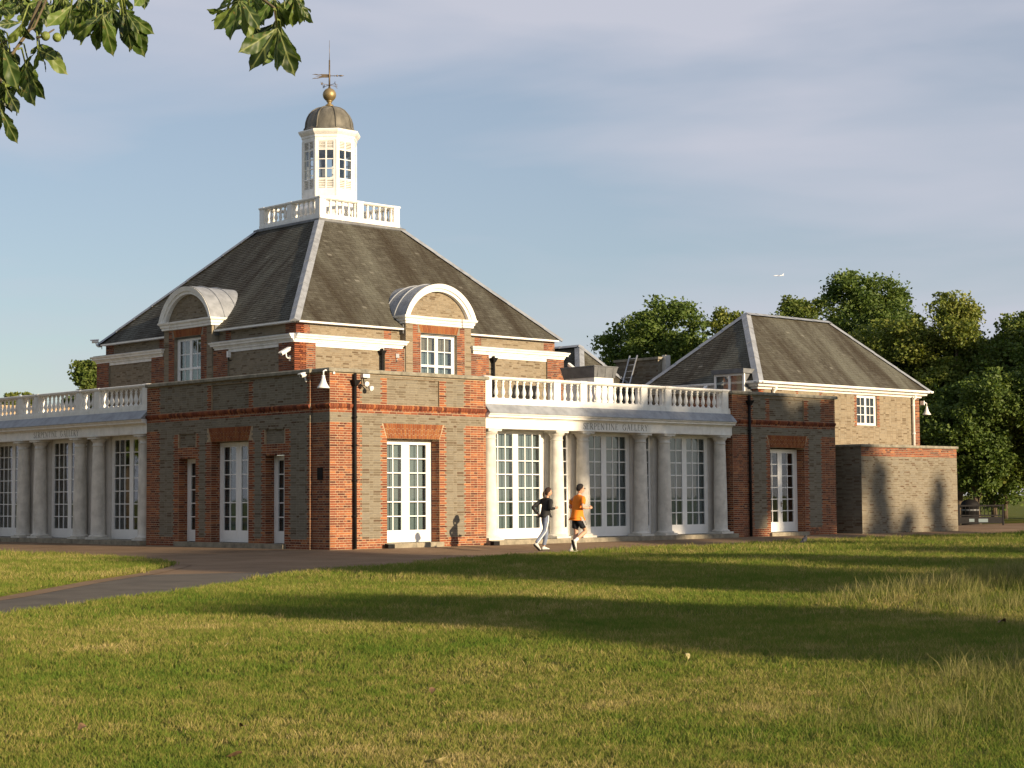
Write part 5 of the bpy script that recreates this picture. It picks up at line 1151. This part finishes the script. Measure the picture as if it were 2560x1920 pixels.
MB().add([(13, -.2, 1), (18.5, -.2, 1), (20.5, -.1, 7.5), (18, -.1, 7.5), (13, .2, 1), (18.5, .2, 1), (20.5, .1, 7.5), (18, .1, 7.5)], [(0, 1, 2, 3), (4, 7, 6, 5), (0, 4, 5, 1), (1, 5, 6, 2), (2, 6, 7, 3), (3, 7, 4, 0)]).build('fin', 'aircraft_white', A_)

# ------------------------------------------------------------------ trees
def tree(loc, H, R, label, mat, seed, base=.18, n_clump=90, n_leaf=85, leaf=.26, lobes=7, point=.5, group=None, trunk_r=None, name='park_tree', cat='tree', dens=1.0):
    """tapered trunk, limbs to each lobe, crown of leaf-sized faces gathered in clumps round the lobes"""
    rng = np.random.default_rng(seed); T = thing(name, label, cat, loc, 0, group)
    z0 = H * base; tr = trunk_r or H * .017
    # lobes: big masses that give the crown its uneven outline
    L = []
    for i in range(lobes):
        t = (i + .5) / lobes; z = z0 + (H - z0) * (.12 + .80 * t); prof = math.sin(math.pi * min(1, .18 + .82 * (1 - t) ** point)) if point < 1 else (1 - t) ** .6
        a = i * 2.4 + rng.uniform(-.5, .5); off = R * prof * rng.uniform(.42, .74); lr = R * (.27 + .27 * prof) * rng.uniform(.8, 1.2)
        L.append((off * math.cos(a), off * math.sin(a), min(z, H - lr * .75), lr))
    L.append((rng.uniform(-.1, .1) * R, rng.uniform(-.1, .1) * R, H - R * .33, R * .34))
    L.append((0, 0, z0 + (H - z0) * .45, R * .62))
    m = MB(); top = H * .82
    pts = [(rng.uniform(-.04, .04) * R * k, rng.uniform(-.04, .04) * R * k, top * k / 6) for k in range(7)]; m.tube(pts, [tr * (1.25 if k == 0 else 1 - k / 7.3) for k in range(7)], 9); m.build('trunk', 'bark', T)
    lm = MB()
    for x, y, z, r in L[:-1]:
        zb = max(z0 * .8, z - r - R * .35) ; lm.tube([(0, 0, zb * .92), (x * .45, y * .45, (zb + z) / 2 - .1), (x * .9, y * .9, z)], [tr * .42, tr * .26, tr * .08], 6)
    lm.build('limbs', 'bark', T)
    V = []
    for x, y, z, r in L:
        nc = max(5, int(n_clump * dens * r * r / (R * R) * 1.25))
        d = rng.normal(size=(nc, 3)); d /= np.linalg.norm(d, axis=1)[:, None]; rr = r * rng.uniform(.35, 1.0, nc) ** .6
        c = np.array([x, y, z]) + d * rr[:, None] * np.array([1, 1, .88])
        for q in c:
            if q[2] < z0 * .75: continue
            k = int(n_leaf * 1.5 * rng.uniform(.5, 1.3)); cr = R * rng.uniform(.10, .2)
            p = np.clip(rng.normal(size=(k, 3)), -1.5, 1.5) * cr * np.array([.62, .62, .45]) + q; V.append(p)
    P = np.concatenate(V); n = len(P)
    ax = rng.normal(size=(n, 3)); ax[:, 2] *= .6; ax /= np.linalg.norm(ax, axis=1)[:, None]; b = rng.normal(size=(n, 3)); b -= ax * (b * ax).sum(1)[:, None]; b /= np.linalg.norm(b, axis=1)[:, None]
    s = leaf * .78 * rng.uniform(.6, 1.25, n)[:, None]; fold = np.cross(ax, b) * s * .18
    vs = np.stack([P - ax * s * .5, P + b * s * .36 + fold, P + ax * s * .5, P - b * s * .36 + fold], 1).reshape(-1, 3)
    f = np.arange(n * 4).reshape(-1, 4)
    link('crown', npmesh('crown', vs, f, mat), T)
    return T
BGT = 'trees behind the gallery'
tree((59.2, 40.3, -.1), 14.3, 4.5, 'round dark tree behind the roofs between the hall and the wing', 'leaf_dark', 1, .2, 130, 80, .34, 8, .5, BGT)
tree((77.5, 49.4, -.1), 16.6, 3.0, 'slim yellowish treetop showing just left of the wing roof ridge', 'leaf_lime', 2, .2, 60, 60, .34, 7, .8, BGT)
tree((72.7, 39.4, -.1), 16.2, 3.9, 'twin-headed tree rising behind the ridge of the wing roof', 'leaf_mid', 3, .2, 80, 75, .34, 6, .5, BGT)
tree((78.0, 38.5, -.1), 15.6, 3.2, 'smaller rounded tree between the ridge and the tallest tree', 'leaf_mid', 4, .2, 60, 75, .34, 6, .5, BGT)
tree((60.0, 23.6, -.1), 15.0, 4.0, 'tallest dark green tree behind the right slope of the wing roof', 'leaf_dark', 5, .15, 150, 85, .30, 10, .55, BGT)
tree((50.2, 14.8, -.1), 10.8, 3.6, 'broad yellow-green tree low behind the wing gutter', 'leaf_lime', 6, .12, 120, 85, .27, 8, .5, BGT)
tree((49.6, 11.4, -.1), 12.2, 3.4, 'pointed lime-coloured tree right of the tallest one', 'leaf_lime', 7, .12, 120, 85, .27, 9, 1.2, BGT)
tree((53.5, 9.5, -.1), 11.2, 4.0, 'full green tree at the right with drooping lower boughs', 'leaf_mid', 8, .12, 140, 85, .28, 9, .55, BGT)
tree((50.5, 5.6, -.1), 10.5, 4.0, 'dark tree at the right edge of the picture', 'leaf_dark', 9, .16, 140, 85, .28, 9, .55, BGT)
tree((70.0, 21.0, -.1), 9.5, 5.5, 'dark spreading tree far back under the right-hand trees', 'leaf_dark', 10, .08, 110, 70, .36, 7, .5, BGT)
tree((66.0, 12.5, -.1), 9.0, 5.5, 'dark low tree closing the view beyond the far lawn', 'leaf_dark', 11, .10, 110, 70, .36, 7, .5, BGT)
tree((74.0, 17.5, -.1), 8.0, 6.0, 'deep shaded thicket tree at the back of the far lawn', 'leaf_dark', 12, .05, 110, 70, .36, 7, .5, BGT)
tree((52.3, 16.4, -.1), 9.2, 4.0, 'dense low tree filling the gap behind the bell lamp', 'leaf_mid', 16, .04, 130, 75, .30, 8, .5, BGT)
tree((47.5, 8.9, -.1), 7.6, 3.0, 'low bushy tree just beyond the end of the yard wall', 'leaf_dark', 17, .16, 120, 75, .27, 8, .5, BGT)
tree((59.1, 15.1, -.1), 9.4, 4.5, 'dark tree with boughs to the ground behind the far lawn', 'leaf_dark', 18, .05, 120, 75, .32, 8, .5, BGT)
tree((57.5, 9.6, -.1), 9.8, 4.2, 'thick dark tree behind the one at the right edge', 'leaf_dark', 19, .05, 120, 75, .32, 8, .5, BGT)
tree((14.9, 38.0, -.1), 8.6, 1.7, 'leafy treetop beside the far left corner of the hall', 'leaf_mid', 13, .2, 110, 55, .24, 15, .6, BGT)
tree((25.2, 66.7, -.1), 8.6, 1.6, 'distant treetop over the balustrade at the left edge', 'leaf_lime', 14, .3, 50, 60, .32, 6, .5, BGT)
tree((19.0, 47.0, -.1), 6.6, 2.0, 'yellow-green tree seen through the left balustrade', 'leaf_lime', 15, .3, 50, 60, .26, 6, .5, BGT)
# trees of the park behind the photographer whose long shadows cross the lawn
SHT = 'park trees behind the photographer'
for x, y, H, R, base, pt, lb in ((-10.5, -85, 14.6, 2.9, .2, .5, 'standing alone'), (4.2, -86, 19.4, 3.4, .85, .5, 'high flat-topped'), (0.9, -88, 19.0, 3.2, .85, .5, 'high and thin-stemmed'),
        (0.0, -80, 16.0, 3.6, .2, .5, 'round-headed, first of the row'), (7.4, -80, 15.6, 3.5, .2, .5, 'round-headed, second of the row'), (14.7, -80, 15.2, 3.8, .2, .5, 'round-headed, third of the row'), (20.8, -80, 14.8, 3.8, .2, .5, 'round-headed, fourth of the row'), (27.3, -80, 15.0, 3.8, .2, .5, 'round-headed, last of the row'),
        (20.6, -90, 24.7, 2.9, .72, .5, 'tall bare-stemmed, shading the columns'), (25.5, -90, 25.3, 3.2, .72, .5, 'tall bare-stemmed, shading the far columns'), (30.1, -90, 25.4, 3.1, .72, .5, 'tall bare-stemmed, shading the far pavilion'), (33.8, -90, 22.9, 1.5, .74, 1.1, 'tall with a narrow pointed top'), (35.6, -91, 21.2, 1.2, .8, 1.1, 'lower with a pointed top'), (37.8, -90, 22.2, 1.3, .74, 1.1, 'slim with a narrow pointed top')):
    tree((x, y, -.1), H, R, f'{lb} park tree behind the photographer', 'leaf_mid', int(400 + x * 3 + y), base, 110, 45 if R > 1.6 else 22, .5 if R > 1.6 else .34, 9, pt, SHT)

# unseen trees added at the left to keep sky light off the shaded face
for i, (x, y, H, R) in enumerate(((-27, 3, 14, 5.5), (-25, 16, 16, 5.5), (-22, 29, 15, 5.5), (-18, 42, 17, 5.5), (-34, -9, 14, 5.0))):
    tree((x, y, -.1), H, R, f'unseen big tree added to darken the shaded colonnade, {("nearest the small lawn", "second along the park road", "third along the park road", "farthest along the park road", "beside the asphalt path")[i]}', 'leaf_mid', 50 + i, .12, 110, 45, .6, 9, .5, 'unseen trees added left of the gallery')
# ------------------------------------------------------------------ horse chestnut bough in the foreground
CHT = thing('chestnut_tree', 'horse chestnut whose big fingered leaves hang into the top left corner', 'tree', (0, 0, 0))
def at_px(u, v, dist):
    d = CF + CR * ((u - 1280) / 4437.16) + CU * ((960 - v) / 4437.16); return CPOS + d.normalized() * dist
def leaflet_mesh(seed):
    rng = random.Random(seed); n = 27; V = []; F = []; bend = rng.uniform(.05, .40); twist = rng.uniform(-.6, .6); fold = rng.uniform(.10, .40)
    for i in range(n):
        t = i / (n - 1); w = .17 * (t / .68) ** 1.2 if t < .68 else .17 * math.sqrt(max(0, 1 - ((t - .68) / .275) ** 2)) if t < .94 else .05 * (1 - t) / .06     # broadest past the middle, blunt with a short point
        w = w + .006
        if 2 < i < n - 1: w *= 1.0 + (.035 if i % 2 else -.035)        # finely toothed margin
        x = t; z = -bend * t * t + .02 * math.sin(t * 7 + seed); a = twist * t
        for k in (-1, -.5, 0, .5, 1):
            y = w * k; zz = fold * abs(y) + .010 * math.sin(t * 26 + abs(k) * 3); V.append((x - .05 * abs(k) * t, y * math.cos(a) - zz * math.sin(a), z + y * math.sin(a) + zz * math.cos(a)))
    for i in range(n - 1):
        for k in range(4): o = i * 5 + k; F.append((o, o + 5, o + 6, o + 1))
    m = MB(); m.add([(x * .18, y * .18, z * .18) for x, y, z in V], F, True); return m.mesh('leaflet', 'chestnut_leaf')
LFM = [leaflet_mesh(i) for i in range(7)]
rl = random.Random(5)
def compound(hub, tips, dist, petiole_from):
    h = at_px(*hub, dist); pf = at_px(*petiole_from, dist + rl.uniform(-.2, .2))
    part = MB().tube([pf, pf.lerp(h, .5) + Vector((0, 0, .03)), h], [.0045, .0035, .003], 6).build('leaf', 'husk_green', CHT)
    for tp in tips:
        t = at_px(*tp, dist + rl.uniform(-.12, .12)); d = t - h; L = d.length; xa = d.normalized()
        toward = (CPOS - h).normalized() * rl.uniform(.3, 1.0) + Vector((0, 0, 1)) * rl.uniform(0, .7) + Vector((rl.uniform(-1, 1), rl.uniform(-1, 1), rl.uniform(-1, 1))) * .45
        ya = toward.cross(xa).normalized(); za = xa.cross(ya)
        k = L / .18 * 1.04; o = link('leaflet', rl.choice(LFM), part)
        o.matrix_world = Matrix(((xa.x * k, ya.x * k, za.x * k, h.x), (xa.y * k, ya.y * k, za.y * k, h.y), (xa.z * k, ya.z * k, za.z * k, h.z), (0, 0, 0, 1)))
c6 = .3707
def Q(l): return [(a * c6, b * c6) for a, b in l]
LEAVES = [
 ((690, 95), [(478, 265), (625, 345), (660, 300), (765, 362), (600, 160), (800, 250)], 7.0, (700, -40)),
 ((850, 85), [(862, 320), (980, 385), (1028, 300), (1030, 220), (930, 170)], 7.0, (800, -40)),
 ((760, 60), [(800, 230), (860, 200), (720, 180), (680, 140)], 7.15, (720, -60)),
 ((560, -10), [(480, 175), (545, 170), (600, 150), (640, 80), (690, 60)], 7.3, (540, -120)),
 ((430, -20), [(330, 165), (405, 225), (450, 190), (480, 150), (520, 90)], 7.1, (440, -130)),
 ((300, -20), [(190, 150), (245, 185), (305, 170), (340, 120), (150, 60)], 7.25, (310, -130)),
 ((840, -20), [(840, 85), (905, 70), (770, 70), (720, 40)], 7.2, (830, -110)),
 ((980, -60), [(975, 60), (1025, 15), (920, 10)], 7.2, (960, -140)),
 ((140, 20), [(85, 85), (30, 50), (130, 120), (190, 90)], 7.0, (200, -80)),
 ((150, 150), [(0, 165), (75, 310), (140, 260), (215, 315), (170, 230)], 6.85, (230, 20)),
 ((255, 330), [(160, 425), (270, 440), (330, 475), (440, 440), (365, 380)], 6.95, (240, 210)),
 ((20, 320), [(-60, 500), (30, 570), (100, 545), (95, 420), (-90, 400)], 6.8, (-60, 200)),
 ((170, 425), [(100, 545), (130, 600), (200, 692), (265, 650), (220, 560)], 6.9, (120, 330)),
 ((40, 590), [(-30, 690), (80, 790), (165, 740), (115, 745), (30, 700)], 6.85, (-20, 480)),
 ((0, 730), [(-60, 900), (20, 910), (108, 945), (60, 850), (-90, 800)], 6.8, (-50, 620)),
 ((20, 40), [(-40, 90), (25, 125), (60, 80), (-20, 150)], 6.9, (60, -60)),
 ((-30, 180), [(15, 270), (40, 230), (-60, 320), (-90, 260)], 7.0, (-60, 60)),
 ((1615, 5), [(1440, 70), (1450, 205), (1545, 255), (1715, 225), (1750, 130)], 6.9, (1640, -110)),
 ((1870, 190), [(1640, 345), (1700, 440), (1840, 392), (1885, 488), (1995, 508), (2010, 440)], 6.75, (1850, 60)),
 ((1850, -10), [(1745, 100), (1800, 160), (1890, 185), (1960, 160), (1975, 95)], 7.0, (1830, -120)),
 ((1990, -10), [(2090, 95), (2035, 150), (1940, 150), (1975, 190), (2060, 40)], 6.95, (1960, -120)),
 ((480, 40), [(330, 170), (400, 228), (455, 200), (500, 150)], 7.05, (520, -80)),
 ((620, 60), [(540, 165), (600, 210), (655, 170), (500, 120)], 7.25, (600, -60)),
 ((360, 30), [(280, 120), (240, 60), (330, 150), (420, 110)], 7.35, (380, -80)),
 ((210, 60), [(130, 140), (200, 160), (245, 190), (300, 150), (280, 90)], 7.2, (260, -60)),
 ((540, 20), [(470, 80), (500, 110), (580, 120), (620, 60)], 7.4, (540, -80)),
 ((700, 10), [(640, 90), (690, 110), (760, 90), (800, 40)], 7.4, (700, -80)),
 ((60, 380), [(-20, 520), (50, 560), (110, 520), (130, 450)], 7.05, (20, 250)),
 ((100, 480), [(40, 600), (90, 620), (140, 590), (60, 540)], 7.1, (90, 350)),
 ((1920, 60), [(1850, 150), (1880, 190), (1930, 180), (1980, 120)], 7.15, (1910, -60)),
 ((1780, 20), [(1700, 60), (1760, 110), (1830, 90), (1850, 50)], 7.2, (1790, -80)),
 ((1900, 250), [(1760, 330), (1800, 400), (1880, 400), (1960, 380)], 6.9, (1870, 130)),
 ((90, 20), [(10, 60), (50, 120), (110, 110), (150, 70), (60, 20)], 7.3, (120, -90)),
 ((400, -40), [(350, 60), (390, 110), (440, 90), (480, 40)], 7.5, (400, -140)),
 ((640, -40), [(570, 50), (620, 100), (670, 90), (730, 50)], 7.5, (640, -140)),
 ((150, -30), [(100, 60), (150, 80), (200, 60), (240, 20)], 7.5, (180, -120)),
 ((830, 90), [(830, 230), (870, 300), (930, 270), (960, 190)], 7.1, (800, -20)),
 ((640, 130), [(520, 230), (560, 260), (620, 250), (680, 230)], 7.1, (660, 0)),
 ((0, 430), [(-60, 540), (0, 590), (50, 560), (80, 500)], 6.95, (-40, 300)),
 ((130, 560), [(60, 640), (120, 680), (170, 650), (200, 600)], 7.0, (110, 440)),
 ((-10, 620), [(-60, 740), (10, 760), (60, 720)], 6.95, (-30, 500)),
 ((1540, 60), [(1430, 130), (1470, 180), (1520, 210), (1600, 180)], 7.05, (1590, -50)),
 ((1680, 90), [(1620, 160), (1670, 230), (1720, 210), (1760, 150)], 7.0, (1670, -30)),
 ((2030, 30), [(1960, 110), (2000, 140), (2060, 130), (2100, 70)], 7.1, (2000, -90)),
 ((1700, -30), [(1640, 45), (1690, 90), (1740, 60), (1560, 60)], 7.1, (1700, -130)),
]
for hub, tips, dist, pf in LEAVES: compound(Q([hub])[0], Q(tips), dist, Q([pf])[0])
for i, (hub, tips, dist, pf) in enumerate(LEAVES):           # a second layer of leaves a little farther in
    if i % 5 == 4: continue
    jx, jy = rl.uniform(-38, 18), rl.uniform(-45, -5); h2 = (hub[0] + jx, hub[1] + jy)
    compound(Q([h2])[0], Q([(h2[0] + (a - hub[0]) * rl.uniform(.72, .95) + rl.uniform(-22, 22), h2[1] + (b - hub[1]) * rl.uniform(.72, .95)) for a, b in tips]), dist + rl.uniform(.2, .45), Q([(pf[0] + jx, pf[1] + jy)])[0])
tw = MB()
tw.tube([at_px(-300, -420, 7.6), at_px(0, -120, 7.3), at_px(120, -10, 7.1), at_px(85, 70, 6.95), at_px(-10, 115, 6.9)], [.03, .010, .0055, .004, .003], 7)
tw.tube([at_px(60, -70, 7.15), at_px(180, -45, 7.2), at_px(320, -30, 7.25)], [.012, .009, .004], 7)
tw.tube([at_px(-60, -150, 7.3), at_px(250, -200, 7.2), at_px(560, -120, 7.0), at_px(690, -25, 6.95)], [.03, .018, .011, .006], 7)
tw.tube([at_px(560, -120, 7.0), at_px(620, -30, 6.95), at_px(686, 20, 6.85), at_px(692, 68, 6.8)], [.01, .007, .005, .003], 7)
tw.tube([at_px(100, 5, 7.1), at_px(70, 80, 7.0), at_px(20, 150, 6.9), at_px(-20, 260, 6.85)], [.009, .007, .005, .004], 6)
tw.tube([at_px(90, 95, 6.95), at_px(110, 90, 6.95), at_px(136, 73, 6.95)], [.005, .004, .003], 6)
tw.build('twigs', 'twig_bark', CHT)
for u, v in ((307, 243), (385, 252)): 
    c = at_px(u * c6, v * c6, 6.95); e = ellipsoid(c, (.017, .017, .018), 12, 8)
    e.build('conker', 'husk_green', CHT)
# trunk and the rest of the crown stand out of frame to the left
tb = CPOS - CR * 5.2 + CF * 6.5; tb = Vector((tb.x, tb.y, -.1))
m = MB(); m.tube([tb, tb + Vector((.05, 0, 1.5)), tb + Vector((0, .1, 3.2)), tb + Vector((.1, .1, 5.5)), tb + Vector((0, .2, 8.5))], [.38, .30, .27, .2, .08], 12); m.build('trunk', 'bark', CHT)
m = MB()
m.tube([tb + Vector((0, .1, 3.0)), at_px(-900, -500, 7.8), at_px(-300, -420, 7.6)], [.16, .09, .03], 9)
m.tube([tb + Vector((0, .1, 3.4)), at_px(-700, -900, 7.5), at_px(-60, -150, 7.3)], [.16, .08, .03], 9)
for a in range(7): d = Vector((math.cos(a * .9), math.sin(a * .9), .35)); m.tube([tb + Vector((0, .1, 3.6 + .5 * a)), tb + Vector((0, 0, 4.2 + .55 * a)) + d * 1.3, tb + Vector((0, 0, 4.4 + .55 * a)) + d * 2.3], [.12, .07, .02], 7)
m.build('limbs', 'bark', CHT)
rng = np.random.default_rng(77); n = 2600; P = rng.normal(size=(n, 3)); P /= np.linalg.norm(P, axis=1)[:, None]; P *= rng.uniform(.5, 1, n)[:, None] ** .5 * np.array([2.9, 2.9, 3.4]); P += np.array([tb.x, tb.y, 6.6])
rel = P - np.array(CPOS); zc = rel @ np.array(CF); uu = 1280 + 4437 * (rel @ np.array(CR)) / np.maximum(zc, .1); vv = 960 - 4437 * (rel @ np.array(CU)) / np.maximum(zc, .1)
P = P[~((zc > 0) & (uu > -420) & (uu < 3000) & (vv > -420))]; n = len(P)
vs = []; 
for k in range(5):
    a0 = rng.uniform(0, 6.28, n) if k == 0 else a0; an = a0 + k * 1.1; d = np.stack([np.cos(an), np.sin(an), np.full(n, -.55)], 1); sd = np.stack([-np.sin(an), np.cos(an), np.zeros(n)], 1); L = rng.uniform(.13, .2, n)[:, None]
    vs.append(np.stack([P, P + d * L * .65 + sd * L * .2, P + d * L, P + d * L * .65 - sd * L * .2], 1))
vs = np.concatenate(vs).reshape(-1, 3); link('crown', npmesh('crown', vs, np.arange(len(vs)).reshape(-1, 4), 'leaf_mid'), CHT)

# ------------------------------------------------------------------ fallen leaves on the lawn
def on_lawn(u, v):
    d = (CF + CR * ((u - 1280) / 4437.16) + CU * ((960 - v) / 4437.16)); t = (-.05 - CPOS.z) / d.z; p = CPOS + d * t; return Vector((p.x, p.y, float(lawn_z(p.x, p.y)) + .03))
FL = [(207, 1839, 'dead_leaf', .07, 'brown curled leaf lying on the lawn near the bottom left corner'), (605, 1827, 'dead_leaf', .06, 'small russet leaf on the lawn left of the middle'), (585, 1900, 'dead_leaf', .09, 'dark brown leaf at the bottom edge of the lawn'), (1098, 1911, 'pale_leaf', .11, 'pale straw-coloured leaf at the bottom edge of the picture'), (563, 1625, 'pale_leaf', .08, 'pale leaf lying on the middle of the sunlit lawn'), (1080, 1728, 'dead_leaf', .06, 'thin dark leaf on the lawn below the shadow tip'), (1712, 1650, 'pale_leaf', .1, 'pale green leaf at the lower edge of the long shadow'), (2505, 1562, 'dead_leaf', .11, 'reddish leaf in the shadow by the tall grass at the right')]
for i, (u, v, mt, s, lb) in enumerate(FL):
    p = on_lawn(u, v); n = 8; m = MB(); vs = []
    for j in range(n + 1):
        t = j / n; w = .42 * math.sin(math.pi * t) ** .8 + .01
        for k in (-1, 0, 1): vs.append(((t - .5) * s, k * w * s, (.5 * abs(k) * w + .25 * math.sin(t * 3 + i)) * s))
    m.add(vs, [(j * 3 + k, j * 3 + k + 3, j * 3 + k + 4, j * 3 + k + 1) for j in range(n) for k in (0, 1)], True)
    me = m.mesh('fallen_leaf', mt); me.materials[0] = MATS[mt]; o = link('fallen_leaf', me, None, loc=p, rot=(rad(20), rad(-15), i * 1.3)); tag(o, lb, 'leaf', 'fallen leaves on the lawn')

# ------------------------------------------------------------------ grass
def clump(seed, nb, h, w, spread, lean):
    rng = np.random.default_rng(seed); V = []; F = []; c = 0
    for i in range(nb):
        x, y = rng.normal(0, spread, 2); a = rng.uniform(0, 6.28); hh = h * rng.uniform(.55, 1.25); ww = w * rng.uniform(.7, 1.3); ln = lean * rng.uniform(.2, 1.3); b = rng.uniform(0, 6.28)
        dx, dy = math.cos(b) * ln * hh, math.sin(b) * ln * hh; sx, sy = math.cos(a) * ww / 2, math.sin(a) * ww / 2
        V += [(x - sx, y - sy, 0), (x + sx, y + sy, 0), (x + sx * .8 + dx * .4, y + sy * .8 + dy * .4, hh * .6), (x - sx * .8 + dx * .4, y - sy * .8 + dy * .4, hh * .6), (x + dx, y + dy, hh)]
        F += [(c, c + 1, c + 2, c + 3), (c + 3, c + 2, c + 4)]; c += 5
    m = MB(); m.add(V, F); return m
SRC = bpy.data.collections.new('grass_sources')      # not linked to the scene: only instanced
def grass(name, pts, sizes, clumps, mat, label):
    srcs = []
    sub = bpy.data.collections.new(name + '_sources')
    for i, cm in enumerate(clumps): o = bpy.data.objects.new('grass_tuft', cm.mesh('grass_tuft', mat)); sub.objects.link(o)
    me = bpy.data.meshes.new(name); me.vertices.add(len(pts)); me.vertices.foreach_set('co', np.ascontiguousarray(pts, np.float32).ravel())
    at = me.attributes.new('size', 'FLOAT', 'POINT'); at.data.foreach_set('value', np.ascontiguousarray(sizes, np.float32)); me.materials.append(MATS[mat])
    o = link(name, me); tag(o, label, 'grass', kind='stuff')
    ng = bpy.data.node_groups.new(name + '_scatter', 'GeometryNodeTree'); ng.interface.new_socket('Geometry', in_out='INPUT', socket_type='NodeSocketGeometry'); ng.interface.new_socket('Geometry', in_out='OUTPUT', socket_type='NodeSocketGeometry')
    gi = ng.nodes.new('NodeGroupInput'); go = ng.nodes.new('NodeGroupOutput'); ip = ng.nodes.new('GeometryNodeInstanceOnPoints'); ci = ng.nodes.new('GeometryNodeCollectionInfo')
    ci.inputs['Collection'].default_value = sub; ci.inputs['Separate Children'].default_value = True; ci.inputs['Reset Children'].default_value = True
    rv = ng.nodes.new('FunctionNodeRandomValue'); rv.data_type = 'FLOAT_VECTOR'; rv.inputs[0].default_value = (-.12, -.12, 0); rv.inputs[1].default_value = (.12, .12, 6.283)
    na = ng.nodes.new('GeometryNodeInputNamedAttribute'); na.data_type = 'FLOAT'; na.inputs['Name'].default_value = 'size'
    ip.inputs['Pick Instance'].default_value = True
    ng.links.new(gi.outputs[0], ip.inputs['Points']); ng.links.new(ci.outputs[0], ip.inputs['Instance']); ng.links.new(rv.outputs[0], ip.inputs['Rotation']); ng.links.new(na.outputs[0], ip.inputs['Scale']); ng.links.new(ip.outputs[0], go.inputs[0])
    md = o.modifiers.new('scatter', 'NODES'); md.node_group = ng
    return o
rg = np.random.default_rng(99)
CP = np.array(CPOS); fh = np.array([CF.x, CF.y]); fh /= np.linalg.norm(fh); rh_ = np.array([fh[1], -fh[0]])
def wedge(d0, d1, n, half=.335, pad=1.2):
    d = np.sqrt(rg.uniform(d0 * d0, d1 * d1, n)); s = rg.uniform(-1, 1, n) * (d * half + pad); return CP[:2] + d[:, None] * fh + s[:, None] * rh_, d
from_pts = []; from_sz = []
for d0, d1, dens, sz in ((7.2, 10.5, 520, .92), (10.5, 15, 330, 1.1), (15, 22, 170, 1.4), (22, 32, 90, 1.8), (32, 46, 45, 2.35), (46, 75, 16, 3.2)):
    area = (d1 * d1 - d0 * d0) * .335 + 2.4 * (d1 - d0); p, d = wedge(d0, d1, int(area * dens))
    t = edge_y(p[:, 0]) - p[:, 1]; ok = t > .03; q = p[ok]; from_pts.append(np.column_stack([q, lawn_z(q[:, 0], q[:, 1]) - .004])); from_sz.append(sz * rg.uniform(.7, 1.3, len(q)))
    # small lawn on the left
    from_in = np.zeros(len(p), bool); poly = np.array(LL); x, y = p[:, 0], p[:, 1]; j = len(poly) - 1
    for i in range(len(poly)):
        xi, yi = poly[i]; xj, yj = poly[j]; from_in ^= ((yi > y) != (yj > y)) & (x < (xj - xi) * (y - yi) / (yj - yi + 1e-12) + xi); j = i
    q = p[from_in]; from_pts.append(np.column_stack([q, np.full(len(q), -.053)])); from_sz.append(sz * rg.uniform(.7, 1.3, len(q)))
grass('grass', np.concatenate(from_pts), np.concatenate(from_sz), [clump(200 + i, 14, .035, .0046, .028, .85) for i in range(6)], 'grass_blade', 'short mown grass of the lawns')
# rough tall grass at the right
tp = []; ts_ = []
for cx, cy, sx, sy, n, s in ((-7.2, -25.9, 2.8, 1.1, 1300, 1.35), (-3.8, -24.4, 2.6, 1.2, 900, 1.4), (-10.0, -27.4, 1.6, .6, 250, 1.0), (-17.4, -32.6, 1.7, 1.0, 850, .95), (-19.2, -33.9, 1.3, .8, 750, .85), (-15.0, -31.9, 1.5, .8, 500, .95), (-20.6, -33.2, 1.2, .9, 260, .7)):
    q = rg.normal(size=(n, 2)) * [sx * .6, sy * .6] + [cx, cy]; q = q[(edge_y(q[:, 0]) - q[:, 1]) > 1]; tp.append(np.column_stack([q, lawn_z(q[:, 0], q[:, 1]) - .01])); ts_.append(s * rg.uniform(.5, 1.3, len(q)))
grass('tall_grass', np.concatenate(tp), np.concatenate(ts_), [clump(300 + i, 8, .17, .0045, .05, .75) for i in range(5)], 'grass_tall', 'rough taller straw-coloured grass at the right of the lawn')
